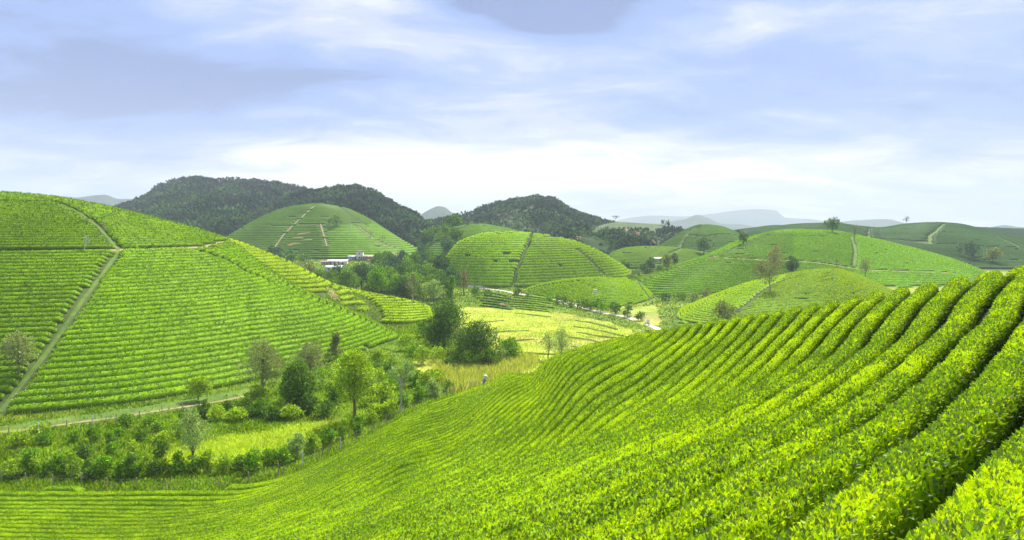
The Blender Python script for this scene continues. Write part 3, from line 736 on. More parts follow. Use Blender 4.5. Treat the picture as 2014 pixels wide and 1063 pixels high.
for n_i, (k, P) in enumerate(NR):
    P, W = fit_row(P, k+0.5, lambda D: np.interp(D, [4, 10, 25, 45, 80], [.16, .23, .33, .36, .46]))
    # LOD by distance: coarser step far away
    Dm = P[:, 1].min(); step = 1 if Dm < 14 else 2
    P2, W2 = P[::step], W[::step]
    if len(P2) < 4: continue
    idx = NV - k
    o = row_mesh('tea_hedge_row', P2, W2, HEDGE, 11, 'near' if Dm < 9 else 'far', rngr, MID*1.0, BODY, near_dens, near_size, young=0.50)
    c_ = cnt_by.get(k, 0); cnt_by[k] = c_+1
    place = ('%s bright green clipped tea row up from the fenced edge of the near slope' % ordinal(idx)) if c_ == 0 else ('shorter stretch of the %s tea row up from the fenced edge, near slope' % ordinal(idx))
    if c_ > 1: place = 'separate stub %s of the %s tea row up from the fence on the near slope' % (ordinal(c_), ordinal(idx))
    tag(o, place, 'tea hedge', 'tea rows of the near slope')
    ROWS.append(o)
print('near rows', len(ROWS), 'polys', sum(len(o.data.polygons) for o in ROWS))

# ---- rows of the other hills: level curves of each hill
def hill_rows(h, ds, stepa=1.0, back=5, spacing=None):
    sp = spacing or h.spacing
    px0, px1 = h.px0-40, h.px1+40
    a = np.linspace(ae(px0, 500)[0], ae(px1, 500)[0], max(40, int((px1-px0)/4)))
    zc, Yc, Yb = h.params(a)
    t = np.linspace(0.0, 1.0, 90); Y = Yb[None]-4 + (Yc-Yb+4+back*4)[None]*t[:, None]; A = np.broadcast_to(a[None], Y.shape); X = A*Y
    H = ground(X, Y)
    j = int(np.argmax(zc)) if h.name not in ('L1',) else int(len(a)*0.32)
    tt = np.linspace(0, 1, 80); yy = Yb[j] + (Yc[j]-Yb[j])*tt; zz = np.maximum.accumulate(h.h(a[j]*yy, yy)) + np.arange(80)*1e-5
    d = np.hypot(np.diff(yy)*math.hypot(1, a[j]), np.diff(zz)); sN = np.r_[0, np.cumsum(d)]/sp
    slope_end = (sN[-1]-sN[-12])/(zz[-1]-zz[-12]); slope0 = (sN[8]-sN[0])/(zz[8]-zz[0])
    def g(z):
        v = np.interp(z, zz, sN); v = np.where(z > zz[-1], sN[-1]+(z-zz[-1])*slope_end, v); return np.where(z < zz[0], (z-zz[0])*slope0, v)
    V = g(H); idx = HILLS.index(h)
    out = []
    for k in range(0, int(V.max())+1):
        for pl in contours(V, k+0.5):
            P = np.c_[grid_lookup(X, pl), grid_lookup(Y, pl)]
            P = resample(P, ds)
            if len(P) < 4: continue
            I = ground_id(P[:, 0], P[:, 1])
            yc = pchip(h.a, h.Y, P[:, 0]/P[:, 1])
            m = (I == idx) & (P[:, 1] < yc + back)
            m = ndmaj(m); m &= path_clear(P) > 0.12
            Pn = P
            for q in split_mask(Pn, m, sp*2.0): out.append((k, q, None))
    vf = lambda x, y: g(ground(x, y))
    return [(k, q, widths(q, vf, 0.6, sp*1.35, 0.91 if h.name[0] == 'L' else (0.90 if sp < 2.9 else 0.80))) for k, q, _ in out], vf
def gaps(P, W, rng, p=0.004):
    """small missing bushes"""
    m = np.ones(len(P), bool)
    k = np.where(rng.random(len(P)) < p)[0]
    for q in k: m[q:q+rng.integers(1, 4)] = False
    out = []; i = 0
    while i < len(P):
        if not m[i]: i += 1; continue
        j = i
        while j < len(P) and m[j]: j += 1
        if j-i > 3: out.append((P[i:j], W[i:j]))
        i = j
    return out
COLS = {'L1': (MID*np.array([.86, .92, 1.0]), BODY), 'L2': (MID*np.array([1.25, 1.1, .8]), BODY), 'L3': (MID*np.array([1.2, 1.1, .9]), BODY),
        'M': (np.array([.15, .30, .035]), BODY), 'M2': (np.array([.11, .235, .03]), BODY), 'R': (np.array([.085, .20, .03]), BODY), 'R2': (np.array([.15, .28, .045]), BODY)}
def plot_of(h, P):
    px, py = project(P[:, 0], P[:, 1], ground(P[:, 0], P[:, 1])); x = float(np.median(px)); y = float(np.median(py))
    if h.name == 'L1':
        if y < 396 and x < 125: return 'left hill top corner plot'
        dgy = np.interp(y, [383, 402, 416, 437, 460, 480, 493, 511, 543, 575, 610, 655, 697, 735, 785, 812], [60, 120, 150, 180, 205, 222, 232, 222, 200, 175, 150, 120, 90, 60, 20, 0])
        if y < 493: return ('left hill upper left plot' if x < dgy else 'left hill upper right plot')
        return ('left hill lower left plot' if x < dgy else 'left hill lower right plot')
    return {'L2': 'sunlit spur behind the left hill', 'L3': 'little plot past the left hill'}.get(h.name, '')
PLOT_T = {'left hill upper left plot': .78, 'left hill lower left plot': .86, 'left hill upper right plot': .92, 'left hill lower right plot': 1.06}
total_ind = len(ROWS)
for nm in ('L1', 'L2', 'L3'):
    h = HD[nm]; rows, vf = hill_rows(h, 0.8, back=3)
    tc, bc = COLS[nm]; ctr = {}
    groups = {}
    for k, P, W in rows: groups.setdefault(plot_of(h, P), {}).setdefault(k, []).append((P, W))
    for plot, d in groups.items():
        for n_, k in enumerate(sorted(d)):
            for q_, (P, W) in enumerate(sorted(d[k], key=lambda r: -len(r[0]))):
                rngk = np.random.default_rng(k*13+q_)
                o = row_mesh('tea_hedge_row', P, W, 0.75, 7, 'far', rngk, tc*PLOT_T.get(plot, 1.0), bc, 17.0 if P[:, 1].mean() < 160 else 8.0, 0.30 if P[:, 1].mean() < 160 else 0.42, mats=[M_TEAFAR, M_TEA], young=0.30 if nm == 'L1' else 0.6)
                lab = '%s tea row from bottom of the %s' % (ordinal(n_+1), plot)
                if q_ == 1: lab = 'end piece of ' + lab
                if q_ > 1: lab = '%s detached bit of ' % ordinal(q_) + lab
                tag(o, lab, 'tea hedge', 'tea rows of the big left hill'); total_ind += 1
print('rows as things', total_ind)
FARINFO = {
 'M': ('tea rows covering the round hill in the middle of the valley', 7, .9), 'M2': ('tea rows on the small low dome beside the dirt road', 7, .9),
 'R': ('tea rows over the long hill behind the dome on the right', 7, 1.0), 'R2': ('tea rows on the pale near dome just behind the foreground slope', 7, .8),
 'H3': ('tea rows on the tall dome below the wooded mountain, above the white house', 5, 1.6), 'MB': ('tea rows on the low hill behind the round middle hill', 5, 1.6),
 'CT': ('tea rows on the dark slope below the bare central peak', 5, 1.8), 'CL': ('tea rows on the pale low mound behind the paired dark trees', 5, 1.4), 'CR': ('tea rows on the small peaked hill right of centre', 5, 1.8),
 'FR1': ('tea rows on the broad far right ridge', 5, 2.0), 'FR2': ('tea rows on the farthest slope at the right edge', 5, 2.4), 'FR3': ('tea rows on the strip of hill behind the far right ridge', 5, 2.4)}
FCOL = {'M': (.25, .44, .016), 'M2': (.23, .42, .016), 'R': (.15, .31, .016), 'R2': (.25, .43, .022), 'H3': (.14, .27, .022), 'MB': (.15, .29, .025), 'CT': (.07, .14, .03), 'CL': (.17, .31, .025), 'CR': (.11, .22, .025), 'FR1': (.075, .155, .035), 'FR2': (.055, .11, .035), 'FR3': (.06, .12, .035)}
def plot_tint(h, px, py):
    """real differences between the tea plots of a hill (younger or older bushes)"""
    if h == 'M': return np.where(px < np.interp(py, [460, 492, 515, 540, 571], [1046, 1033, 1024, 1015, 1003]), 1.22, 0.97)
    if h == 'H3': return np.where((px > np.interp(py, [440, 500], [632, 648])) & (py > 441), 1.45, np.where(px > 730, 1.3, 0.95))  # sunlight on the dome's right side put into the colour
    if h == 'R':
        top = py < np.interp(px, [1240, 1405, 1510], [550, 500, 458])
        return np.where(px > 1680, 1.45, np.where(top, 1.4, np.where(px > 1560, 1.15, .95)))
    if h == 'R2': return np.where(px < np.interp(py, [545, 575, 618], [1545, 1500, 1448]), 1.15, 0.85)
    return np.ones_like(px)
for nm, (lab, cross, ds) in FARINFO.items():
    h = HD[nm]; rows, vf = hill_rows(h, ds, back=4)
    rg = np.random.default_rng(5); base = np.array(FCOL[nm]); body = base*(0.30 if h.spacing < 2.9 else .15)  # dark body tone paints shade on hedge sides so row lines show
    Vs, Fs, Cs, F3, nv = [], [], [], [], 0
    for k, P0, W0 in rows:
        for P, W in gaps(P0, W0, rg, 0.0022):
            hh_ = 0.55 if h.spacing < 3 else 0.65*h.spacing/2.6
            Q, Z, Nn, hp = hedge_body(P, W, hh_, cross, seed=float(k), rough=0.05)
            V = np.dstack([Q, Z]); nr, nc = Z.shape; i = np.arange(nr-1)[:, None]*nc; j = np.arange(nc-1)[None]
            Fs.append(np.stack([i+j, i+j+1, i+nc+j+1, i+nc+j], -1).reshape(-1, 4)+nv)
            px, py = project(V[..., 0], V[..., 1], V[..., 2]); tn = plot_tint(nm, px, py)[..., None]
            n = fbm(Q[..., 0]*0.7, Q[..., 1]*0.7, 11, 3)[..., None]; big = fbm(Q[..., 0]/25, Q[..., 1]/25, 14, 2)[..., None]
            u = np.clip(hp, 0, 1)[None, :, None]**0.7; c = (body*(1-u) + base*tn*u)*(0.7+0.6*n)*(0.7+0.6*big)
            Vs.append(V.reshape(-1, 3)); Cs.append(c.reshape(-1, 3)); nv += nr*nc
            if h.spacing < 2.9:
                m = int(len(P)*ds*np.mean(W)*2.2); kk = rg.integers(0, nr-1, m); jj = rg.integers(1, nc-1, m)
                p = V[kk, jj] + rg.normal(0, 0.15, (m, 3))*[1, 1, 0.3]
                cc = np.where(rg.random((m, 1)) < .25, YOUNG*0.6, base*rg.uniform(.7, 1.2, (m, 1)))*tn[kk, jj]*(base/np.array([.13, .27, .025]))
                v_, f_, c_ = cards(p, np.full(m, 0.5), np.tile([0, 0, 1.0], (m, 1)), cc, rg, 0.7, False, 0.8)
                F3.append(f_+nv); Vs.append(v_); Cs.append(c_); nv += len(v_)
    if not Vs: print('no rows', nm); continue
    Fl = [np.concatenate(Fs)]; mi = [np.zeros(len(Fl[0]))]
    if F3: f3 = np.concatenate(F3); Fl.append(f3); mi.append(np.ones(len(f3)))
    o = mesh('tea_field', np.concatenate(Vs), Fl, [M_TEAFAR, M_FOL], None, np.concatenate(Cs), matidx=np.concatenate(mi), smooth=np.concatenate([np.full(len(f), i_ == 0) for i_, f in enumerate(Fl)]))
    tag(o, lab, 'tea field', kind='stuff')
    print(nm, len(rows), len(o.data.polygons))

# ------------------------------------------------------------------ trees and shrubs
def crown_cards(blobs, n, size, rng, cols, upb=0.5, aspect=0.6, squash=0.85, shell=0.55):
    B = np.array([b[:3] for b in blobs]); R = np.array([b[3] for b in blobs])
    w = R**2; k = rng.choice(len(B), n, p=w/w.sum())
    u = rng.normal(0, 1, (n, 3)); u /= np.linalg.norm(u, axis=1, keepdims=True)
    r = R[k]*(shell + (1-shell)*rng.random(n)**0.5)*rng.uniform(0.75, 1.1, n)
    p = B[k] + u*r[:, None]*[1, 1, squash]
    up = u*1.0 + [0, 0, upb]
    ci = rng.integers(0, len(cols), n); bc = rng.uniform(0.78, 1.22, len(B))[k]
    c = np.array(cols)[ci]*(bc*rng.uniform(0.6, 1.35, n))[:, None]
    return cards(p, size*rng.uniform(0.7, 1.35, n), up, c, rng, aspect, False, 0.7)
GREENS = {k: [tuple(1.6*q for q in c) for c in v] for k, v in {'mid': [(.10, .19, .02), (.16, .27, .03), (.07, .14, .02)], 'dark': [(.045, .10, .018), (.07, .14, .022), (.11, .19, .03)],
          'yellow': [(.24, .36, .02), (.32, .44, .03), (.15, .26, .02)], 'olive': [(.17, .20, .06), (.22, .25, .08), (.11, .14, .04)],
          'brown': [(.24, .17, .09), (.20, .19, .08), (.15, .13, .06)], 'grey': [(.19, .23, .08), (.25, .28, .11), (.13, .17, .05)],
          'pale': [(.24, .34, .10), (.32, .42, .14), (.17, .27, .07)], 'lime': [(.26, .38, .015), (.36, .48, .02), (.14, .25, .015)], 'blue': [(.05, .11, .05), (.08, .15, .06), (.04, .085, .035)],
          'fresh': [(.13, .26, .012), (.20, .36, .018), (.08, .17, .012)]}.items()}
# kind: (trunk share of height, blobs, leaf density, crown squash, limb count, shape)
KINDS = {'round': (0.22, 16, 1.0, 0.9, 6, 'ball'), 'tall': (0.30, 18, 0.9, 1.0, 7, 'egg'), 'umbrella': (0.55, 10, 0.7, 0.45, 7, 'flat'), 'cone': (0.12, 14, 1.1, 0.9, 5, 'cone'),
         'massive': (0.07, 30, 1.3, 0.95, 6, 'ball'), 'bush': (0.04, 17, 0.8, 0.85, 5, 'ball'), 'sparse': (0.26, 18, 0.62, 0.95, 9, 'egg'), 'bare': (0.35, 8, 0.05, 1.0, 12, 'egg'), 'dense': (0.10, 26, 1.4, 0.95, 6, 'egg')}
def build_tree(name, base, H, Wd, kind, color, seed, label, cat, group=None, px_m=0.1, bark=(.20, .16, .11), lean=0.0):
    """px_m: metres per photo pixel at the tree, sets the size of the leaf clumps"""
    rng = np.random.default_rng(seed); ts, nb, dens, sq, nl, shape = KINDS[kind]
    if kind == 'dense': Wd = Wd*1.22
    root = empty(name, tuple(base), label, cat, group)
    R = Wd/2; z0 = H*ts; ch = H - z0; blobs = []
    for i in range(nb):
        t = (i + rng.random())/nb; th = rng.uniform(0, 2*math.pi) + i*2.4
        if shape == 'ball': prof = math.sin(math.pi*min(max(0.12+0.8*t, 0), 1))
        elif shape == 'egg': prof = (math.sin(math.pi*(0.12+0.83*t))**0.8)*(1.08-0.35*t)
        elif shape == 'cone': prof = 1.0 - 0.85*t
        else: prof = 0.95
        br = R*rng.uniform(0.30, 0.46)*(0.75 if shape == 'cone' else 1) if shape != 'flat' else R*rng.uniform(.28, .40)
        br = min(br, ch*0.42)*(rng.uniform(0.45, 1.15) if kind == 'bush' else 1.0)
        rad = max(R*prof - br*0.8, 0)*math.sqrt(rng.uniform(0.15, 1))
        z = z0 + br*0.7 + t*(ch - br*1.5) if shape != 'flat' else z0 + ch*rng.uniform(0.35, 0.8)
        blobs.append((math.cos(th)*rad + lean*z, math.sin(th)*rad, z, br))
    rt = max(H*0.018, 0.04)*(1.25 if kind in ('dense', 'round') else 1.0)*(0.55 if kind == 'bush' else 1)
    tr = MB(); bend = rng.normal(0, H*0.02, (6, 2)).cumsum(0)*0.5
    top = H*(0.80 if shape != 'flat' else 0.75)
    zs = np.linspace(-0.15, top, 6); P = np.c_[bend[:, 0]-bend[0, 0]+lean*zs, bend[:, 1]-bend[0, 1], zs]
    br_ = np.array(bark)
    tr.tube(P, rt*np.linspace(1.35, 0.25, 6), 7, br_)
    lb = sorted(range(nb), key=lambda i: rng.random())[:nl]
    for i in lb:
        b = blobs[i]; zt = max(H*0.08, min(b[2]*rng.uniform(0.45, 0.8), top*0.9)); k = np.interp(zt, zs, np.arange(6)); s0 = np.array([np.interp(zt, zs, P[:, 0]), np.interp(zt, zs, P[:, 1]), zt])
        e = np.array(b[:3]); m = (s0+e)/2 + [0, 0, 0.06*H] + rng.normal(0, 0.02*H, 3)
        tr.tube([s0, (s0*2+m)/3*1.0, m, e], rt*np.array([0.55, 0.45, 0.32, 0.12]), 5, br_)
        if kind in ('bare', 'sparse'):
            for q in range(5 if kind == 'bare' else 3):
                s1 = m + (e-m)*rng.uniform(0, 0.9); d = rng.normal(0, 1, 3); d[2] = abs(d[2])*0.9 + 0.3; d /= np.linalg.norm(d)
                L = R*rng.uniform(0.3, 0.7); tr.tube([s1, s1+d*L*0.5+rng.normal(0, .03*L, 3), s1+d*L], rt*np.array([.2, .15, .06]), 4, br_)
    tr.build('trunk', M_BARK, root, smooth=True)
    lf = (3.3 if px_m < .1 else 2.6)*px_m*(0.8 if kind in ('sparse', 'bare', 'umbrella') else 1.0)
    lf = max(lf, 0.10); A = (Wd/px_m)*(ch/px_m)*0.75; n = int(min(max(dens*A*3.0/3.4, 40), 14000))
    V, F, c = crown_cards(blobs, n, lf*1.25, rng, GREENS[color], squash=sq)
    mesh('crown', V, F, M_FOL, root, c)
    return root
def T(px, py, hpx, wpx, kind, color, label, cat='tree', name=None, Y=None, ymin=90, group=None, **k):
    if Y is None: b = hit(px, py, ymin=ymin)
    else:
        a, _ = ae(px, py); b = np.array([float(a)*Y, Y, float(ground(a*Y, Y)[0])])
    m = b[1]/F_PX
    nm = name or {'bush': 'bush', 'bare': 'bare_tree'}.get(kind, 'tree')
    return build_tree(nm, b, hpx*m*1.0, wpx*m, kind, color, int(px*7+py), label, cat, group, m, **k)
T(697, 828, 145, 112, 'tall', 'lime', 'leafy yellow-green tree with straight brown trunk at the head of the meadow', ymin=95, bark=(.22, .13, .07))
T(516, 792, 128, 118, 'sparse', 'grey', 'thin grey-olive feathery tree at the foot of the left tea slope', ymin=100)
T(588, 803, 96, 92, 'dense', 'mid', 'dense dark-leaved bushy tree between the feathery tree and the meadow tree', ymin=100)
T(612, 762, 92, 100, 'sparse', 'grey', 'grey-green see-through tree behind the dense dark bushy one', ymin=105)
T(661, 706, 54, 40, 'cone', 'olive', 'small dark conical tree on the lower end of the left tea slope', ymin=110)
T(390, 788, 49, 54, 'round', 'lime', 'round bright yellow-green little tree beside the dirt track', ymin=90)
T(403, 826, 38, 44, 'bush', 'dark', 'dark bush just below the round yellow-green tree', 'bush', ymin=80)
T(790, 812, 106, 62, 'umbrella', 'pale', 'slim pale-trunked tree with a flat open crown behind the lower fence', ymin=90, bark=(.45, .42, .34))
T(873, 692, 106, 118, 'massive', 'dark', 'tallest dark green tree standing at the edge of the rice field', ymin=150)
T(905, 700, 55, 40, 'round', 'olive', 'low olive tree pressed between the tallest dark tree and its rounder neighbour', ymin=145)
T(940, 714, 84, 128, 'massive', 'dark', 'broad round dark tree right of the tallest dark tree', ymin=140)
T(1004, 708, 44, 60, 'massive', 'fresh', 'small fresh green tree at the right end of the dark tree group', ymin=140)
T(982, 714, 34, 44, 'bush', 'pale', 'pale flowering bush at the foot of the broad round dark tree', 'bush', ymin=140)
T(1103, 700, 76, 62, 'sparse', 'pale', 'tall lacy yellow-green tree standing alone in the rice field', Y=140)
T(1078, 690, 58, 38, 'sparse', 'pale', 'smaller lacy tree leaning beside the tall lacy one in the rice field', Y=144)
T(380, 948, 118, 82, 'sparse', 'pale', 'spindly pale young tree with a crooked trunk behind the near fence', Y=79)
T(1424, 632, 42, 66, 'bush', 'olive', 'olive rounded bush peeping over the right shoulder of the near slope', 'bush', ymin=190)
T(1515, 577, 62, 58, 'sparse', 'olive', 'open-crowned tree on the plot line of the pale right hill', ymin=200, bark=(.28, .25, .2))
T(1524, 548, 64, 44, 'sparse', 'brown', 'brown-leaved tree rising behind the open-crowned one on the right', ymin=290)
T(1500, 560, 46, 44, 'round', 'olive', 'olive tree left of the brown-leaved tree in the hollow', ymin=270)
T(1556, 553, 40, 34, 'round', 'blue', 'blue-green tree right of the brown-leaved tree in the hollow', ymin=270)
T(1637, 459, 31, 38, 'round', 'dark', 'dark open tree standing on the crest of the long right hill', ymin=300)
T(1783, 443, 17, 13, 'bare', 'brown', 'tiny leafless tree on the far right skyline', ymin=500)
T(1680, 476, 34, 20, 'bare', 'brown', 'bare brown twiggy tree at the top of the path on the long right hill', ymin=300)
T(1384, 502, 36, 37, 'round', 'dark', 'dark rounded tree at the left corner of the long right hill', ymin=300)
T(1462, 482, 25, 28, 'round', 'dark', 'dark small tree halfway up the left edge of the long right hill', ymin=300)
T(1311, 532, 32, 30, 'round', 'olive', 'olive tree on the low ridge left of the long right hill', ymin=280)
T(1327, 520, 30, 22, 'tall', 'blue', 'narrow blue-green tree just behind the olive ridge tree', Y=400)
T(1268, 522, 26, 26, 'round', 'blue', 'left tree of the dark blue-green pair in the far paddy hollow', Y=385)
T(1281, 518, 28, 26, 'round', 'blue', 'right tree of the dark blue-green pair in the far paddy hollow', Y=392)
T(1702, 547, 40, 30, 'sparse', 'grey', 'grey-brown thin tree above the pale right hill', ymin=280)
T(1645, 527, 20, 14, 'bare', 'grey', 'faint bare sapling below the plot of the long right hill', ymin=300)
T(1910, 528, 36, 42, 'round', 'blue', 'bluish tree left of its round twin near the right edge', Y=450)
T(1952, 532, 32, 46, 'round', 'olive', 'round bluish-olive tree nearest the right edge', Y=440)
T(1888, 520, 28, 20, 'sparse', 'blue', 'thin bluish tree leftmost of the three at the far right', Y=460)
T(1917, 556, 36, 16, 'bare', 'grey', 'white bare sapling poking over the near slope at the far right', Y=300, bark=(.5, .5, .45))
T(165, 496, 37, 30, 'bare', 'grey', 'white leafless leaning tree on the horizontal path of the left hill', ymin=120, bark=(.6, .56, .5), lean=0.22)
T(205, 461, 27, 18, 'bare', 'brown', 'thin bare tree beside the diagonal path of the left hill', ymin=120, bark=(.42, .36, .3))
T(79, 399, 18, 14, 'bare', 'grey', 'faint bare tree near the top of the left hill', ymin=120, bark=(.45, .4, .35))
T(269, 495, 11, 7, 'tall', 'yellow', 'tiny yellow sapling right of the path crossing on the left hill', ymin=120)
T(38, 742, 92, 96, 'sparse', 'grey', 'grey see-through feathery tree at the left edge of the photo', ymin=95)
T(812, 600, 62, 38, 'sparse', 'olive', 'olive tree with a tall pale trunk at the edge of the valley grove', Y=255, bark=(.55, .5, .4))
T(853, 603, 50, 56, 'round', 'pale', 'yellowish round tree beside the tall pale trunk', Y=252)
T(889, 603, 60, 30, 'cone', 'fresh', 'columnar bright green tree at the right end of the valley grove', Y=250)
T(912, 572, 50, 28, 'sparse', 'brown', 'greyish brown tree at the left foot of the round middle hill', Y=290)
T(932, 596, 30, 24, 'tall', 'mid', 'small green tree with a pale leaning stem left of the dirt road', Y=262, lean=0.15, bark=(.5, .42, .3))
T(1045, 473, 14, 9, 'tall', 'mid', 'tiny tree on top of the round middle hill', ymin=260)
T(663, 502, 24, 26, 'round', 'mid', 'rounded tree left of the white two-storey house', Y=560)
T(649, 506, 14, 8, 'tall', 'dark', 'little dark upright tree further left of the white two-storey house', Y=560)
T(752, 493, 13, 14, 'umbrella', 'mid', 'little umbrella-shaped tree on the lower right of the tall dome', Y=545)
T(730, 500, 16, 12, 'bare', 'grey', 'pale bare tree right of the white two-storey house', Y=550)
T(1210, 445, 12, 20, 'umbrella', 'dark', 'flat-topped tree on the skyline right of the central peak', Y=825)
T(1176, 458, 30, 12, 'umbrella', 'dark', 'tall slim tree with a tiny crown on the right shoulder of the central peak', Y=640)
T(1303, 448, 11, 7, 'tall', 'dark', 'left one of two small dark skyline trees above the scrubby hill', Y=820)
T(1313, 449, 12, 9, 'tall', 'dark', 'right one of two small dark skyline trees above the scrubby hill', Y=815)
T(1333, 452, 8, 14, 'bush', 'dark', 'low dark clump on the skyline beside the two small trees', Y=800)
T(1452, 460, 10, 20, 'bush', 'blue', 'low bluish tree clump on the skyline right of the small peaked hill', Y=640)
T(1018, 397, 15, 14, 'round', 'dark', 'dark skyline tree left of the top of the central peak', Y=968)
T(1008, 400, 12, 12, 'round', 'dark', 'smaller dark skyline tree left beside the peak tree', Y=968)
T(937, 418, 11, 8, 'umbrella', 'dark', 'small umbrella tree alone on the left ridge of the central peak', Y=955)
T(957, 411, 9, 9, 'round', 'dark', 'small round tree on the left ridge of the central peak', Y=958)
T(985, 404, 8, 10, 'round', 'dark', 'low round tree halfway up the left ridge of the central peak', Y=965)
T(535, 488, 32, 22, 'round', 'blue', 'left dark tree at the left foot of the tall dome', Y=500)
T(548, 486, 28, 20, 'round', 'blue', 'right dark tree at the left foot of the tall dome', Y=505)
T(512, 500, 22, 20, 'bush', 'mid', 'low bush tree left of the two dark trees under the tall dome', 'bush', Y=490)
# palms
def palm(px, py, hpx, Y, seed, label):
    a, _ = ae(px, py); b = (float(a)*Y, Y, float(ground(a*Y, Y)[0])); m = Y/F_PX; H = hpx*m; rng = np.random.default_rng(seed)
    root = empty('palm_tree', b, label, 'palm tree', 'palms on the far slopes')
    t = MB(); t.tube([(0, 0, -.2), (0.02*H, 0, H*.4), (0.03*H, 0, H*.86)], [H*.022, H*.018, H*.014], 6, (.25, .2, .15)); t.build('trunk', M_BARK, root, smooth=True)
    f = MB()
    for i in range(13):
        th = i*2.4; up = rng.uniform(-0.1, 0.9); L = H*rng.uniform(.22, .3); d = np.array([math.cos(th), math.sin(th), 0]); s = np.array([-d[1], d[0], 0])
        c0 = np.array([0.03*H, 0, H*.86]); pts_ = [c0 + d*L*u + [0, 0, L*(up*u - 0.75*u*u)] for u in (0, .35, .7, 1)]; w = L*.16
        V = []
        for q, p in enumerate(pts_): V += [p - s*w*(1-.28*q) - [0, 0, w*.5], p, p + s*w*(1-.28*q) - [0, 0, w*.5]]
        F = [(3*q+r, 3*q+r+1, 3*q+r+4, 3*q+r+3) for q in range(3) for r in range(2)]; f.add(V, F, rng.uniform(.8, 1.2)*np.array((.10, .17, .04)))
    f.build('crown', M_FOL, root)
palm(1148, 482, 20, 560, 1, 'palm at the right foot of the central peak above the round middle hill')
palm(1165, 458, 16, 640, 2, 'left palm of the pair on the right shoulder of the central peak')
palm(1171, 460, 17, 640, 3, 'right palm of the pair on the right shoulder of the central peak')
palm(1256, 488, 12, 520, 4, 'small palm near the bare orange soil right of the middle hill')
palm(780, 452, 14, 700, 5, 'pale palm on the slope right of the tall dome')

# valley grove between the left hill and the round middle hill
GR = np.random.default_rng(42)
def scatter_trees(spec, group, where, base_lab):
    spec = sorted(spec, key=lambda t: t[0])
    for i, (px, Y, hm, wm, kind, colr) in enumerate(spec):
        a, _ = ae(px, 500); b = np.array([float(a)*Y, Y, float(ground(a*Y, Y)[0])])
        build_tree('tree' if kind != 'bush' else 'bush', b, hm, wm, kind, colr, int(px*31+Y*7), '%s, %s from the left %s' % (base_lab[colr], ordinal(i+1), where), 'tree' if kind != 'bush' else 'bush', group, Y/F_PX)
LABC = {'lime': 'bright lime green tree', 'mid': 'mid green tree', 'dark': 'dark green tree', 'yellow': 'yellowish green tree', 'olive': 'olive tree', 'brown': 'brownish tree', 'grey': 'grey-green tree', 'pale': 'pale green tree', 'blue': 'blue-green tree', 'fresh': 'fresh green tree'}
def poisson(n, box, dmin, rng, tries=4000):
    out = []
    for _ in range(tries):
        p = (rng.uniform(box[0], box[1]), rng.uniform(box[2], box[3])); q = (p[0]*p[1]/F_PX, p[1])
        if all(math.hypot((p[0]-1007)*p[1]/F_PX-(o[0]-1007)*o[1]/F_PX, p[1]-o[1]) > dmin for o in out): out.append(p)
        if len(out) >= n: break
    return out
spec = []
for px, Y in poisson(110, (650, 905, 258, 430), 6.0, GR):
    if Y < 262 + max(0, 730-px)*0.15: continue
    if px < 735 and Y > 330: continue
    if px > 872 and Y > 300: continue
    spec.append((px, Y, GR.uniform(8, 12.5), GR.uniform(9, 13), GR.choice(['round', 'dense', 'dense', 'tall']), GR.choice(['mid', 'blue', 'dark', 'mid', 'blue', 'fresh'])))
scatter_trees(spec, 'trees of the valley grove', 'in the grove', LABC)
spec = []
for px, Y in poisson(48, (500, 660, 290, 500), 9.0, GR):
    if Y < 300 or (px > 598 and Y > 340): continue
    spec.append((px, Y, GR.uniform(7, 11), GR.uniform(8, 12), GR.choice(['round', 'dense', 'tall']), GR.choice(['mid', 'blue', 'pale', 'olive', 'mid'])))
scatter_trees(spec, 'trees below the tall dome', 'behind the left hill', LABC)
spec = []
for px, Y in poisson(60, (735, 900, 430, 640), 10.5, GR):
    if px < 825 and Y > 480: continue
    hs = .5 if px < 830 else 1.0
    spec.append((px, Y, GR.uniform(8, 12)*hs, GR.uniform(9, 14)*(.6+.4*hs), GR.choice(['round', 'dense', 'tall']), GR.choice(['blue', 'dark', 'mid', 'blue'])))
scatter_trees(spec, 'trees behind the valley grove', 'behind the grove', LABC)
spec = []
for px, Y in [(1112, 245), (1125, 240), (1140, 236), (1150, 233), (1162, 231), (1175, 229), (1186, 226), (1098, 248), (1080, 258), (1040, 272), (1018, 280), (960, 282), (1210, 222), (1236, 214), (1262, 205)]:
    spec.append((px, Y, GR.uniform(2.2, 4.2), GR.uniform(3.5, 5.5), 'bush', GR.choice(['mid', 'fresh', 'dark'])))
scatter_trees(spec, 'roadside bushes', 'along the dirt road', {k: v.replace('tree', 'bush') for k, v in LABC.items()})
spec = []
for px, Y in [(1235, 395), (1248, 372), (1262, 365), (1228, 402), (1292, 380), (1243, 330), (1256, 345), (1300, 372), (1340, 265), (1365, 262), (1310, 262), (1390, 268)]:
    spec.append((px, Y, GR.uniform(2.5, 4.5), GR.uniform(4, 7), 'bush', GR.choice(['mid', 'blue', 'olive'])))
scatter_trees(spec, 'bushes in the far paddy hollow', 'in the hollow right of the middle hill', {k: v.replace('tree', 'bush') for k, v in LABC.items()})
